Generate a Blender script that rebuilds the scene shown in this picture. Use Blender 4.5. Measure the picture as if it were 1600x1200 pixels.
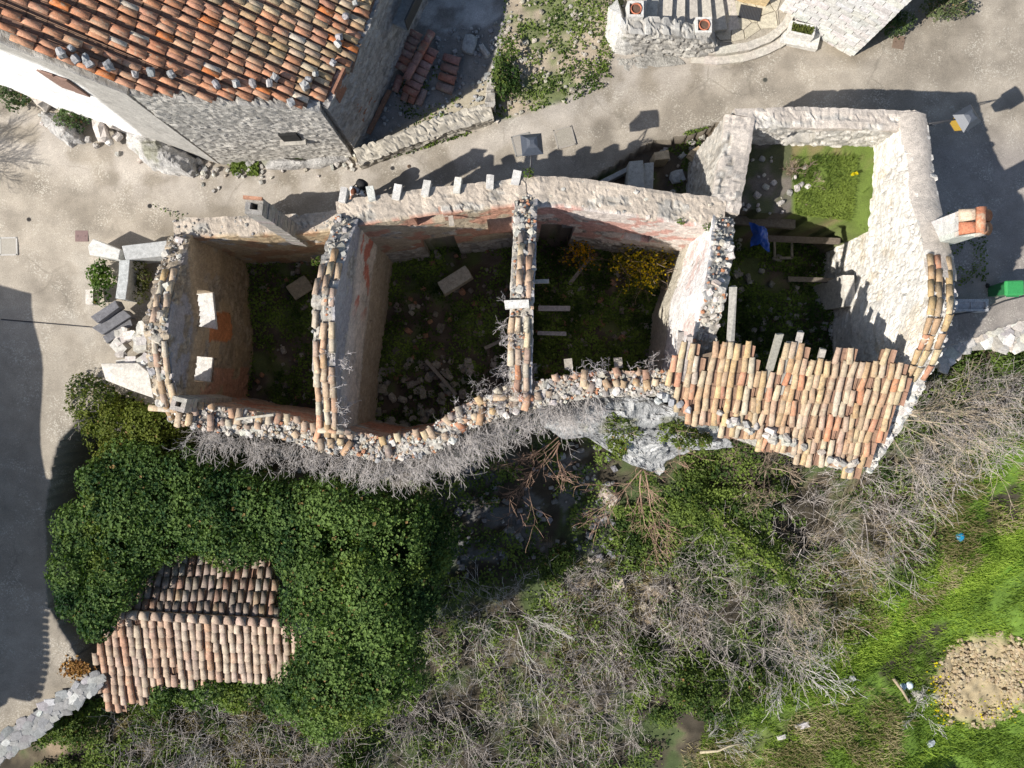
import bpy, math, random
import numpy as np
from mathutils import Matrix, Vector

# ------------------------------------------------------------------ camera, sky, sun, exposure
S = bpy.context.scene
for o in list(bpy.data.objects): bpy.data.objects.remove(o)
H, F = 24.0, 1109.0                     # metres above the street, focal length in photograph pixels
cam_d = bpy.data.cameras.new('camera'); cam = bpy.data.objects.new('camera', cam_d)
S.collection.objects.link(cam); S.camera = cam
cam.location = (0, 0, H); cam.rotation_euler = (0, 0, 0)
cam_d.sensor_width = 36; cam_d.lens = 36*F/1600; cam_d.clip_end = 2000
EL, AZ = math.radians(40), math.radians(242)
W = bpy.data.worlds.new('World'); S.world = W; W.use_nodes = True
nt = W.node_tree; bg = nt.nodes['Background']
sky = nt.nodes.new('ShaderNodeTexSky'); sky.sky_type = 'NISHITA'; sky.sun_disc = False
sky.sun_elevation = EL; sky.sun_rotation = AZ
nt.links.new(sky.outputs[0], bg.inputs[0]); bg.inputs[1].default_value = 0.082
sd = bpy.data.lights.new('sun', 'SUN'); sun = bpy.data.objects.new('sun', sd); S.collection.objects.link(sun)
sd.energy = 4.8; sd.angle = math.radians(0.5); sd.color = (1.0, 0.95, 0.87)
to_sun = Vector((math.sin(AZ)*math.cos(EL), math.cos(AZ)*math.cos(EL), math.sin(EL)))
sun.rotation_euler = to_sun.to_track_quat('Z', 'Y').to_euler(); sun.location = to_sun*60
S.view_settings.view_transform = 'Standard'; S.view_settings.look = 'None'
S.view_settings.exposure = 0.5; S.view_settings.gamma = 1; S.view_settings.use_curve_mapping = False

# ------------------------------------------------------------------ helpers
rng = np.random.default_rng(7); random.seed(7)
A = np.array
def P(px, py, z): k = (H-z)/F; return A([(px-800)*k, -(py-600)*k, z], float)
def proj(V):
    k = F/(H-V[:, 2]); return 800+V[:, 0]*k, 600-V[:, 1]*k
def inpoly(x, y, poly):
    x = np.asarray(x, float); y = np.asarray(y, float); r = np.zeros(x.shape, bool); n = len(poly); j = n-1
    for i in range(n):
        xi, yi = poly[i][:2]; xj, yj = poly[j][:2]
        c = ((yi > y) != (yj > y)) & (x < (xj-xi)*(y-yi)/((yj-yi) or 1e-9)+xi)
        r ^= c; j = i
    return r
def pdist(x, y, poly, closed=True):
    d = np.full(np.shape(x), 1e9); n = len(poly)
    for i in range(n if closed else n-1):
        ax, ay = poly[i][:2]; bx, by = poly[(i+1) % n][:2]
        L = (bx-ax)**2+(by-ay)**2+1e-12
        t = np.clip(((x-ax)*(bx-ax)+(y-ay)*(by-ay))/L, 0, 1)
        d = np.minimum(d, np.hypot(x-ax-t*(bx-ax), y-ay-t*(by-ay)))
    return d
TAB = np.random.default_rng(3).random((64, 256, 256))
def vn(x, y, s=0):
    t = TAB[s % 64]; xi = np.floor(x).astype(int); yi = np.floor(y).astype(int)
    fx = x-xi; fy = y-yi; fx = fx*fx*(3-2*fx); fy = fy*fy*(3-2*fy)
    a = t[xi & 255, yi & 255]; b = t[(xi+1) & 255, yi & 255]; c = t[xi & 255, (yi+1) & 255]; d = t[(xi+1) & 255, (yi+1) & 255]
    return a+(b-a)*fx+(c-a)*fy+(a-b-c+d)*fx*fy
def fbm(x, y, s=0, o=4):
    r = 0; a = .5; f = 1.0
    for i in range(o): r = r+a*vn(x*f+i*17.3, y*f+i*9.7, s+i); a *= .5; f *= 2.03
    return r/(1-.5**o)
def fbm3(V, f, s=0, o=3):
    return (fbm(V[:, 0]*f, V[:, 1]*f, s, o)+fbm(V[:, 1]*f+31, V[:, 2]*f, s+5, o)+fbm(V[:, 2]*f+7, V[:, 0]*f, s+9, o))/3
def ss(a, b, x): t = np.clip((x-a)/(b-a), 0, 1); return t*t*(3-2*t)
def voro(x, y, sx, sy, s=0):
    """uneven coursed stone pattern: random value of the nearest stone, distance to its joint"""
    gy = y/sy; gx = x/sx+np.floor(gy)*.5*0; ix = np.floor(gx).astype(int); iy = np.floor(gy).astype(int)
    f1 = np.full(x.shape, 9.); f2 = np.full(x.shape, 9.); rid = np.zeros(x.shape)
    for dx in (-1, 0, 1):
        for dy in (-1, 0, 1):
            cx, cy = ix+dx, iy+dy
            jx = TAB[s % 64][cx & 255, cy & 255]; jy = TAB[(s+1) % 64][cx & 255, cy & 255]
            d = np.maximum(np.abs(gx-cx-.1-.8*jx), np.abs(gy-cy-.1-.8*jy))*.7+.3*np.hypot(gx-cx-.1-.8*jx, gy-cy-.1-.8*jy)
            n = d < f1; f2 = np.where(n, f1, np.minimum(f2, d)); rid = np.where(n, TAB[(s+2) % 64][cx & 255, cy & 255], rid); f1 = np.where(n, d, f1)
    return rid, f2-f1

def mk_mesh(name, V, polys, col=None, mat=None, smooth=False):
    V = np.asarray(V, float); me = bpy.data.meshes.new(name)
    polys = [np.asarray(p, int) for p in polys if len(p)]
    tot = np.concatenate([np.full(len(p), p.shape[1]) for p in polys]); lp = np.concatenate([p.ravel() for p in polys])
    me.vertices.add(len(V)); me.vertices.foreach_set('co', V.astype(np.float32).ravel())
    me.loops.add(len(lp)); me.loops.foreach_set('vertex_index', lp.astype(np.int32))
    me.polygons.add(len(tot)); st = np.concatenate([[0], np.cumsum(tot)[:-1]])
    me.polygons.foreach_set('loop_start', st.astype(np.int32))
    try: me.polygons.foreach_set('loop_total', tot.astype(np.int32))
    except Exception: pass
    me.polygons.foreach_set('use_smooth', np.asarray(smooth, bool) if hasattr(smooth, '__len__') else np.full(len(tot), bool(smooth)))
    me.update(calc_edges=True)
    if col is not None:
        c = np.ones((len(V), 4), np.float32); c[:, :3] = np.clip(col, 0, 1)
        at = me.attributes.new('Col', 'FLOAT_COLOR', 'POINT'); at.data.foreach_set('color', c.ravel())
    if mat: me.materials.append(mat)
    return me
WL = {}                                   # world position of every empty / part origin
def put(name, me, parent=None, loc=None, M=None, color=None, label=None, cat=None, group=None, kind=None):
    o = bpy.data.objects.new(name, me); S.collection.objects.link(o)
    base = WL.get(parent.name, np.zeros(3)) if parent else np.zeros(3)
    if parent: o.parent = parent
    if M is not None:
        M = M.copy(); wl = A(M.translation); M.translation = Vector(wl-base); o.matrix_basis = M
        WL[o.name] = wl
    else:
        l = A(loc if loc is not None else (0, 0, 0), float); o.location = l-base; WL[o.name] = l
    if color is not None: o.color = (*color, 1)
    for k, v in (('label', label), ('category', cat), ('group', group), ('kind', kind)):
        if v: o[k] = v
    return o
def thing(name, label, cat, loc, group=None): return put(name, None, None, loc, label=label, cat=cat, group=group)
class MB:
    def __init__(s): s.V = []; s.P = []; s.C = []; s.n = 0
    def add(s, V, polys, col=(.5, .5, .5)):
        V = np.asarray(V, float); s.V.append(V); c = np.asarray(col, float)
        s.C.append(np.tile(c, (len(V), 1)) if c.ndim == 1 else c)
        for p in polys:
            if len(p): s.P.append(np.asarray(p, int)+s.n)
        s.n += len(V)
    def mesh(s, name, mat, smooth=False):
        by = {}
        for p in s.P: by.setdefault(p.shape[1], []).append(p)
        return mk_mesh(name, np.concatenate(s.V), [np.concatenate(q) for q in by.values()], np.concatenate(s.C), mat, smooth)
BQ = A([[0, 3, 2, 1], [4, 5, 6, 7], [0, 1, 5, 4], [1, 2, 6, 5], [2, 3, 7, 6], [3, 0, 4, 7]])
def box(c, sx, sy, sz, rz=0., jit=0., tilt=(0, 0)):
    v = A([[-1, -1, -1], [1, -1, -1], [1, 1, -1], [-1, 1, -1], [-1, -1, 1], [1, -1, 1], [1, 1, 1], [-1, 1, 1]], float)*A([sx, sy, sz])/2
    if jit: v = v+rng.uniform(-jit, jit, v.shape)
    v = v @ A(Matrix.Rotation(rz, 3, 'Z') @ Matrix.Rotation(tilt[1], 3, 'Y') @ Matrix.Rotation(tilt[0], 3, 'X')).T
    return v+A(c), [BQ]
def prism(poly3, drop):
    """solid under a polygon whose corners are given in 3-D; drop = thickness downward (or absolute bottom if a tuple)"""
    T = A(poly3, float); B = T.copy()
    if isinstance(drop, tuple): B[:, 2] = drop[0]
    else: B[:, 2] -= drop
    ar = sum(T[i][0]*T[(i+1) % len(T)][1]-T[(i+1) % len(T)][0]*T[i][1] for i in range(len(T)))
    if ar < 0: T = T[::-1]; B = B[::-1]
    n = len(T); i = np.arange(n); j = (i+1) % n
    return np.vstack([T, B]), [i[None, :], (i[::-1]+n)[None, :], np.stack([i+n, j+n, j, i], 1)]
def tube(pts, rad, k=6, caps=True):
    pts = A(pts, float); n = len(pts); rad = np.broadcast_to(rad, (n,)); V = []
    for i in range(n):
        t = pts[min(i+1, n-1)]-pts[max(i-1, 0)]; t = t/(np.linalg.norm(t)+1e-9)
        u = np.cross(t, [0, 0, 1] if abs(t[2]) < .9 else [1, 0, 0]); u /= np.linalg.norm(u); w = np.cross(t, u)
        a = np.arange(k)*2*math.pi/k
        V.append(pts[i]+rad[i]*(np.cos(a)[:, None]*u+np.sin(a)[:, None]*w))
    q = [[i*k+j, i*k+(j+1) % k, (i+1)*k+(j+1) % k, (i+1)*k+j] for i in range(n-1) for j in range(k)]
    ps = [A(q)]
    if caps: ps.append(A([list(range(k))[::-1], [(n-1)*k+j for j in range(k)]]))
    return np.vstack(V), ps
def segs(P0, P1, r0, r1):
    """many straight three-sided twigs at once"""
    d = P1-P0; L = np.linalg.norm(d, axis=1, keepdims=True)+1e-9; t = d/L
    up = np.where(np.abs(t[:, 2:3]) < .9, A([[0, 0, 1.]]), A([[1., 0, 0]])); u = np.cross(t, up); u /= np.linalg.norm(u, axis=1, keepdims=True); w = np.cross(t, u)
    V = []
    for Q, r in ((P0, r0), (P1, r1)):
        for a in (0, 2.094, 4.189): V.append(Q+np.reshape(r, (-1, 1))*(math.cos(a)*u+math.sin(a)*w))
    V = np.stack(V, 1).reshape(-1, 3); b = np.arange(len(P0))[:, None]*6
    q = np.concatenate([b+A([[0, 1, 4, 3]]), b+A([[1, 2, 5, 4]]), b+A([[2, 0, 3, 5]])])
    return V, [q]
def leaves(C, N, size, col, fold=.25, asp=.42):
    """one folded leaf per point: centre C, facing N"""
    n = len(C); N = N/(np.linalg.norm(N, axis=1, keepdims=True)+1e-9); R = rng.normal(size=(n, 3)); u = np.cross(N, R); u /= np.linalg.norm(u, axis=1, keepdims=True)+1e-9
    w = np.cross(N, u); s = np.reshape(size*np.ones(n), (n, 1))
    b = C-u*s*.5; t = C+u*s*.5-N*s*.12; l = C+w*s*asp+N*s*fold*.5; r = C-w*s*asp+N*s*fold*.5
    V = np.stack([b, r, t, l], 1).reshape(-1, 3); i = np.arange(n)[:, None]*4
    return V, [np.concatenate([i+A([[0, 1, 2]]), i+A([[0, 2, 3]])])], np.repeat(col, 4, 0)
def rough_stone(seed, boxy=.5, jit=1.):
    r = np.random.default_rng(seed); g = np.linspace(-1, 1, 3); V = []; idx = {}; 
    for a in range(3):
        for b in range(3):
            for c in range(3):
                if (a, b, c) != (1, 1, 1):
                    idx[a, b, c] = len(V); p = A([g[a], g[b], g[c]]); q = p/np.linalg.norm(p)
                    V.append((p*boxy+q*(1-boxy)*1.05)*(1+jit*r.uniform(-.14, .14))+jit*r.uniform(-.09, .09, 3))
    Q = []
    for ax in range(3):
        for sgn in (0, 2):
            for i in range(2):
                for j in range(2):
                    f = []
                    for (x, y) in ((i, j), (i+1, j), (i+1, j+1), (i, j+1)):
                        t = [x, y]; t.insert(ax, sgn); f.append(idx[tuple(t)])
                    Q.append(f if (sgn == 2) ^ (ax == 1) else f[::-1])
    return A(V)*.5, A(Q)

# ------------------------------------------------------------------ materials
def mat(name, build):
    m = bpy.data.materials.new(name); m.use_nodes = True; t = m.node_tree; b = t.nodes['Principled BSDF']
    b.inputs['Roughness'].default_value = .9; b.inputs['Specular IOR Level'].default_value = .25
    build(t, b); return m
def N(t, k, **kw):
    n = t.nodes.new(k)
    for a, v in kw.items(): setattr(n, a, v)
    return n
def surf(src, scale=9., lo=.7, hi=1.25, fine=60., bump=.35, bdist=.02, rough=.9, spec=.25, speck=0., local=False, lichen=0., cracks=0.):
    """base colour from the piece (attribute or object colour) broken up by two noises, with fine relief"""
    def f(t, b):
        b.inputs['Roughness'].default_value = rough; b.inputs['Specular IOR Level'].default_value = spec
        if src == 'attr': c = N(t, 'ShaderNodeAttribute', attribute_name='Col').outputs['Color']
        else: c = N(t, 'ShaderNodeObjectInfo').outputs['Color']
        if local:
            tc = N(t, 'ShaderNodeTexCoord'); oi = N(t, 'ShaderNodeObjectInfo'); ad = N(t, 'ShaderNodeVectorMath', operation='ADD'); ml = N(t, 'ShaderNodeMath', operation='MULTIPLY'); ml.inputs[1].default_value = 50
            t.links.new(oi.outputs['Random'], ml.inputs[0]); t.links.new(tc.outputs['Object'], ad.inputs[0]); t.links.new(ml.outputs[0], ad.inputs[1]); co = ad.outputs[0]
        else: co = N(t, 'ShaderNodeNewGeometry').outputs['Position']
        n1 = N(t, 'ShaderNodeTexNoise'); n1.inputs['Scale'].default_value = scale; n1.inputs['Detail'].default_value = 6; n1.inputs['Roughness'].default_value = .65
        n2 = N(t, 'ShaderNodeTexNoise'); n2.inputs['Scale'].default_value = fine; n2.inputs['Detail'].default_value = 3
        for n in (n1, n2): t.links.new(co, n.inputs['Vector'])
        mr = N(t, 'ShaderNodeMapRange'); mr.inputs[1].default_value = .3; mr.inputs[2].default_value = .7; mr.inputs[3].default_value = lo; mr.inputs[4].default_value = hi
        t.links.new(n1.outputs[0], mr.inputs[0])
        m2 = N(t, 'ShaderNodeMapRange'); m2.inputs[1].default_value = .3; m2.inputs[2].default_value = .7; m2.inputs[3].default_value = .74; m2.inputs[4].default_value = 1.26
        t.links.new(n2.outputs[0], m2.inputs[0])
        mu = N(t, 'ShaderNodeMath', operation='MULTIPLY'); t.links.new(mr.outputs[0], mu.inputs[0]); t.links.new(m2.outputs[0], mu.inputs[1])
        vm = N(t, 'ShaderNodeVectorMath', operation='SCALE'); t.links.new(c, vm.inputs[0]); t.links.new(mu.outputs[0], vm.inputs['Scale'])
        out = vm.outputs[0]
        if speck:
            vo = N(t, 'ShaderNodeTexVoronoi'); vo.inputs['Scale'].default_value = 28; t.links.new(co, vo.inputs['Vector'])
            wn = N(t, 'ShaderNodeTexNoise'); wn.inputs['Scale'].default_value = 1.1; wn.inputs['Detail'].default_value = 3; t.links.new(co, wn.inputs['Vector'])
            sep = N(t, 'ShaderNodeSeparateColor'); t.links.new(vo.outputs['Color'], sep.inputs[0])
            ma = N(t, 'ShaderNodeMath', operation='MULTIPLY'); t.links.new(sep.outputs[0], ma.inputs[0]); t.links.new(wn.outputs[0], ma.inputs[1])
            rp = N(t, 'ShaderNodeMapRange'); rp.inputs[1].default_value = .42; rp.inputs[2].default_value = .6; rp.inputs[3].default_value = 0; rp.inputs[4].default_value = speck; t.links.new(ma.outputs[0], rp.inputs[0])
            mx = N(t, 'ShaderNodeMix', data_type='RGBA'); t.links.new(rp.outputs[0], mx.inputs[0]); t.links.new(out, mx.inputs[6]); mx.inputs[7].default_value = (.62, .58, .5, 1); out = mx.outputs[2]
        if lichen:
            ln = N(t, 'ShaderNodeTexNoise'); ln.inputs['Scale'].default_value = 5.5; ln.inputs['Detail'].default_value = 7; ln.inputs['Roughness'].default_value = .72; t.links.new(co, ln.inputs['Vector'])
            lr = N(t, 'ShaderNodeMapRange'); lr.inputs[1].default_value = .53; lr.inputs[2].default_value = .62; lr.inputs[3].default_value = 0; lr.inputs[4].default_value = lichen; t.links.new(ln.outputs[0], lr.inputs[0])
            l2 = N(t, 'ShaderNodeTexNoise'); l2.inputs['Scale'].default_value = 2.; t.links.new(co, l2.inputs['Vector']); cr = N(t, 'ShaderNodeValToRGB'); t.links.new(l2.outputs[0], cr.inputs[0])
            cr.color_ramp.elements[0].position = .4; cr.color_ramp.elements[0].color = (.17, .145, .11, 1); cr.color_ramp.elements[1].position = .62; cr.color_ramp.elements[1].color = (.52, .46, .33, 1)
            mx = N(t, 'ShaderNodeMix', data_type='RGBA'); t.links.new(lr.outputs[0], mx.inputs[0]); t.links.new(out, mx.inputs[6]); t.links.new(cr.outputs[0], mx.inputs[7]); out = mx.outputs[2]
        if cracks:
            wn = N(t, 'ShaderNodeTexNoise'); wn.inputs['Scale'].default_value = 1.3; wn.inputs['Detail'].default_value = 6; t.links.new(co, wn.inputs['Vector'])
            av = N(t, 'ShaderNodeMix', data_type='VECTOR'); av.inputs[0].default_value = .45; t.links.new(co, av.inputs[4]); t.links.new(wn.outputs['Color'], av.inputs[5])
            vo = N(t, 'ShaderNodeTexVoronoi', feature='DISTANCE_TO_EDGE'); vo.inputs['Scale'].default_value = .55; t.links.new(av.outputs[1], vo.inputs['Vector'])
            mr = N(t, 'ShaderNodeMapRange'); mr.inputs[1].default_value = .004; mr.inputs[2].default_value = .014; mr.inputs[3].default_value = 1; mr.inputs[4].default_value = 0; t.links.new(vo.outputs[0], mr.inputs[0])
            ms = N(t, 'ShaderNodeTexNoise'); ms.inputs['Scale'].default_value = .45; t.links.new(co, ms.inputs['Vector']); m3 = N(t, 'ShaderNodeMapRange'); m3.inputs[1].default_value = .47; m3.inputs[2].default_value = .6; m3.inputs[3].default_value = 0; m3.inputs[4].default_value = cracks; t.links.new(ms.outputs[0], m3.inputs[0])
            mm = N(t, 'ShaderNodeMath', operation='MULTIPLY'); t.links.new(mr.outputs[0], mm.inputs[0]); t.links.new(m3.outputs[0], mm.inputs[1])
            mx = N(t, 'ShaderNodeMix', data_type='RGBA'); t.links.new(mm.outputs[0], mx.inputs[0]); t.links.new(out, mx.inputs[6]); mx.inputs[7].default_value = (.13, .115, .09, 1); out = mx.outputs[2]
        t.links.new(out, b.inputs['Base Color'])
        bp = N(t, 'ShaderNodeBump'); bp.inputs['Strength'].default_value = bump; bp.inputs['Distance'].default_value = bdist
        t.links.new(mu.outputs[0], bp.inputs['Height']); t.links.new(bp.outputs[0], b.inputs['Normal'])
    return f
M_wall = mat('masonry', surf('attr', 7, .72, 1.22, 45, .6, .03))
M_ground = mat('ground', surf('attr', 2.2, .82, 1.16, 38, .5, .02))
M_street = mat('street', surf('attr', 1.6, .84, 1.13, 45, .3, .012, speck=.5, cracks=.32))
M_rock = mat('rock', surf('attr', 6, .6, 1.25, 30, .8, .05))
M_piece = mat('stone', surf('obj', 9, .7, 1.22, 50, .5, .02))
M_tile = mat('terracotta', surf('obj', 9, .68, 1.2, 40, .4, .012, .85, local=True, lichen=.6))
M_wood = mat('weathered wood', surf('obj', 14, .65, 1.2, 70, .5, .01, local=True))
M_twig = mat('bark', surf('attr', 12, .8, 1.2, 60, .2, .005))
M_metal = mat('painted metal', surf('obj', 20, .85, 1.1, 80, .1, .003, .45, .5))
M_cloth = mat('cloth', surf('obj', 10, .85, 1.1, 60, .2, .01, .8, .3))
M_plastic = mat('plastic', surf('obj', 10, .92, 1.06, 80, .05, .003, .4, .5))
def leafm(t, b):
    b.inputs['Roughness'].default_value = .6; b.inputs['Specular IOR Level'].default_value = .12
    c = N(t, 'ShaderNodeAttribute', attribute_name='Col').outputs['Color']; t.links.new(c, b.inputs['Base Color'])
    tr = N(t, 'ShaderNodeBsdfTranslucent'); vm = N(t, 'ShaderNodeVectorMath', operation='MULTIPLY'); vm.inputs[1].default_value = (1.1, 1.25, .5)
    t.links.new(c, vm.inputs[0]); t.links.new(vm.outputs[0], tr.inputs[0])
    mx = N(t, 'ShaderNodeMixShader'); mx.inputs[0].default_value = .28; t.links.new(b.outputs[0], mx.inputs[1]); t.links.new(tr.outputs[0], mx.inputs[2])
    t.links.new(mx.outputs[0], t.nodes['Material Output'].inputs[0])
M_leaf = mat('leaf', leafm)
STONES = [mk_mesh('stone', *(lambda v: (v[0], [v[1]]))(rough_stone(i, .35+.05*(i % 6))), None, M_piece) for i in range(10)]
BLOCKS = [mk_mesh('block', *(lambda v: (v[0], [v[1]]))(rough_stone(50+i, .93, .3)), None, M_piece) for i in range(6)]
STONE_RAW = [rough_stone(i, .35+.05*(i % 6)) for i in range(10)]
def tile_mesh(seed, L=.48, r0=.096, r1=.114, chip=0.):
    r = np.random.default_rng(seed); k = 7; a = np.linspace(0, math.pi, k); V = []
    for rr in (0, .016):
        for x, R, zo in ((0, r0, -.008), (L, r1, .02)):
            jag = r.uniform(-chip, chip, k) if x else np.zeros(k)
            V.append(np.stack([x+jag, np.cos(a)*(R-rr), np.sin(a)*(R-rr)*.74+zo], 1))
    V = np.vstack(V); Q = []
    for j in range(k-1):
        Q += [[j, j+k, j+1+k, j+1], [2*k+j, 2*k+j+1, 3*k+j+1, 3*k+j], [k+j, 3*k+j, 3*k+j+1, k+j+1], [j, j+1, 2*k+j+1, 2*k+j]]
    Q += [[0, 2*k, 3*k, k], [k-1, 2*k-1, 4*k-1, 3*k-1]]
    return mk_mesh('tile', V, [A(Q)], None, M_tile, [i % 4 < 2 and i < 4*(k-1) for i in range(len(Q))])
TILES = [tile_mesh(i, chip=(0, .004, .012, .03)[i]) for i in range(4)]
SHARDS = [tile_mesh(20+i, L=(.2, .28, .35)[i], chip=.05) for i in range(3)]
def frame(pos, x, z, sc=(1, 1, 1)):
    x = Vector(x).normalized(); y = Vector(z).cross(x).normalized(); z = x.cross(y)
    M = Matrix((x, y, z)).transposed().to_4x4() @ Matrix.Diagonal((*sc, 1)); M.translation = Vector(pos); return M
def rmat(pos, sc, rot=None):
    e = rot if rot is not None else rng.uniform(0, 6.28, 3)
    M = (Matrix.Rotation(e[2], 4, 'Z') @ Matrix.Rotation(e[1], 4, 'Y') @ Matrix.Rotation(e[0], 4, 'X')) @ Matrix.Diagonal((*sc, 1)); M.translation = Vector(pos); return M
def vary(c, a=.12): return np.clip(A(c)*(1+rng.uniform(-a, a))*(1+rng.uniform(-a*.25, a*.25, 3)), 0, 1)
def pick(pal): return vary(pal[int(rng.integers(len(pal)))])
TERRA = [(.52, .24, .135), (.55, .27, .155), (.50, .23, .13), (.55, .29, .18), (.48, .25, .16), (.56, .33, .21)]
OCHRE = [(.47, .31, .18), (.50, .36, .21), (.43, .29, .175), (.50, .35, .19), (.53, .41, .26), (.39, .28, .18)]
PALE = [(.52, .41, .29), (.50, .37, .26), (.46, .33, .24), (.50, .43, .34), (.48, .31, .205), (.41, .31, .235)]
GREYT = [(.33, .24, .19), (.38, .29, .23), (.31, .25, .21), (.42, .33, .27), (.36, .22, .16), (.40, .35, .29)]
LIME = [(.46, .44, .40), (.52, .49, .44), (.40, .38, .35), (.56, .52, .47), (.36, .35, .34), (.48, .43, .36)]
WHITE = [(.60, .57, .52), (.66, .63, .58), (.55, .52, .48), (.62, .58, .51)]

# ------------------------------------------------------------------ terrain
def poly(pts): return [tuple(P(*p)[:2]) for p in pts]
def wp(pts): return [P(*p) for p in pts]
R1 = poly([(270, 352, 2.6), (540, 335, 3.2), (512, 680, 3.2), (258, 645, 3.3)])
R2 = poly([(540, 335, 3.8), (822, 303, 3.8), (813, 625, 3.7), (730, 650, 3.4), (670, 695, 3.2), (590, 708, 3.2), (512, 685, 3.2)])
R3 = poly([(822, 303, 3.8), (1130, 338, 3.8), (1085, 600, 4.2), (930, 602, 3.9), (813, 622, 3.8)])
R4 = poly([(1132, 340, 3.8), (1160, 180, 3.6), (1430, 184, 3.6), (1440, 300, 4.2), (1462, 380, 5.0), (1478, 450, 5.7), (1440, 570, 5.2), (1330, 722, 3.4), (1070, 615, 4.2)])
TERR = poly([(1140, 180, 2.2), (1400, 180, 2.2), (1405, 400, 2.2), (1330, 345, 2.2), (1245, 335, 2.2), (1130, 330, 2.2)])
YARD = poly([(905, 300, -.5), (1010, 232, -.5), (1060, 224, -.5), (1125, 200, -.5), (1120, 345, -.5), (900, 335, -.5)])
GARD = poly([(255, 650, 0), (170, 612, -.6), (100, 690, -.8), (75, 800, -1.1), (80, 940, -1.3), (130, 1040, -1.5), (150, 1075, -1.5), (-400, 1420, -1.5), (-400, 2400, -2), (2600, 2400, -2), (2600, 470, -.3), (1600, 500, -.3), (1475, 545, -.3), (1395, 590, 0), (1290, 680, 0), (1000, 600, 0), (600, 670, 0)])
STC = [(0, 200, .2), (300, 290, 0), (640, 260, 0), (1000, 190, 0), (1300, 120, 0), (1580, 200, 0), (1580, 420, -.1), (0, 450, -.2), (100, 600, -.6), (60, 900, -1.2), (100, 1080, -1.6), (-300, 900, -1.3), (700, 50, .05), (860, 60, .35), (930, 20, .6), (600, -300, .4), (1500, -100, 0), (2000, 300, -.1), (-500, 0, .2)]
GAC = [(200, 700, -3.4), (350, 780, -3.8), (560, 800, -4.6), (800, 790, -5.0), (1000, 900, -5.5), (800, 1100, -5.9), (300, 1150, -4.6), (120, 1160, -4.2), (1250, 780, -4.7), (1300, 1000, -5.5), (1500, 1050, -5.6), (1500, 1180, -5.7), (1570, 820, -4.7), (1560, 680, -3.4), (1470, 620, -2.4), (1590, 560, -1.6), (1400, 660, -3.2), (1000, 1250, -6.2), (2000, 800, -4.7), (1900, 1300, -6), (-100, 1500, -5)]
def idw(x, y, C, p=2.6):
    n = 0; d = 0
    for c in C:
        q = P(*c); w = 1/((x-q[0])**2+(y-q[1])**2+.6)**(p/2); n = n+w*q[2]; d = d+w
    return n/d
def zonef(x, y):
    z = np.zeros(np.shape(x), int)
    z[inpoly(x, y, GARD)] = 1
    for i, R in ((2, R1), (3, R2), (4, R3), (5, R4)): z[inpoly(x, y, R)] = i
    z[(z == 5) & inpoly(x, y, TERR)] = 6
    z[(z == 0) & inpoly(x, y, YARD)] = 7
    return z
def height(x, y, z=None):
    if z is None: z = zonef(x, y)
    n = fbm(x*.5, y*.5, 11, 4)-.5; n2 = fbm(x*2.2, y*2.2, 21, 3)-.5
    h = idw(x, y, STC)+.03*n
    hg = idw(x, y, GAC)+.5*n+.16*n2
    h = np.where(z == 1, hg, h)
    for i, b, a in ((2, -1.9, .4), (3, -2.4, .6), (4, -1.5, .5), (5, -1.1, .6), (6, 2.15, .12), (7, -.45, .3)): h = np.where(z == i, b+a*n+.22*n2*(i != 6)+.06*n2, h)
    # rubble heaped against the gable in the eastern room
    gx = ss(7.6, 10.6, x)*ss(3.9, 2.2, y)*ss(-.5, 1.0, y+.9); h = np.where(z == 5, h+gx*1.5, h)
    return h
def gz(x, y): return float(height(A([x]), A([y]))[0])
def onpx(px, py, it=6):
    z = 0.
    for _ in range(it): q = P(px, py, z); z = gz(q[0], q[1])
    return P(px, py, z)
st = .115
gx_ = np.arange(-25, 25.01, st); gy_ = np.arange(-19, 19.01, st)
X, Y = np.meshgrid(gx_, gy_); X = X.ravel(); Y = Y.ravel(); nx, ny = len(gx_), len(gy_)
ZN = zonef(X, Y); Z = height(X, Y, ZN)
TV = np.stack([X, Y, Z], 1); PX, PY = proj(TV)
n1 = fbm(X*.35, Y*.35, 2, 4); n2 = fbm(X*1.3, Y*1.3, 7, 4); n3 = fbm(X*5, Y*5, 9, 3)
def L3(a, b, t): return A(a)+(A(b)-A(a))*np.reshape(t, (-1, 1))
COL = L3((.250, .219, .178), (.38, .336, .278), ss(.35, .65, n1*.5+n2*.5))
edge_line = [(0, 195), (230, 270), (330, 290), (560, 260), (790, 195), (960, 120), (1080, 90)]
pale = ss(75, 10, pdist(PX, PY, edge_line, False))*ss(.3, .55, n2)
COL = COL+(A([.43, .39, .345])-COL)*(pale*.75)[:, None]
lm = ss(45, 10, pdist(PX, PY, [(135, 420), (120, 560), (115, 760)], False))*ss(.42, .6, n2)
COL = COL+(A([.38, .345, .295])-COL)*(lm*.8)[:, None]
feet = np.minimum(pdist(PX, PY, [(345, 247), (550, 238), (650, 214), (768, 176)], False), np.minimum(pdist(PX, PY, [(270, 372), (300, 366)], False), pdist(PX, PY, [(1216, 16), (1334, 84), (1420, 0)], False)))
feet = np.minimum(feet, pdist(PX, PY, [(0, 130), (160, 190), (345, 247)], False)); dirt = ss(34, 2, feet)*ss(.38, .55, n2*.6+n3*.4)
COL = COL+(A([.20, .165, .115])-COL)*(dirt*.7)[:, None]
trk = np.exp(-((pdist(PX, PY, [(-20, 300), (220, 345), (520, 292), (760, 232), (960, 165), (1200, 118), (1620, 130)], False)-26)/10.)**2)*ss(.35, .6, n1)
COL = COL*(1-.16*trk)[:, None]
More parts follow.
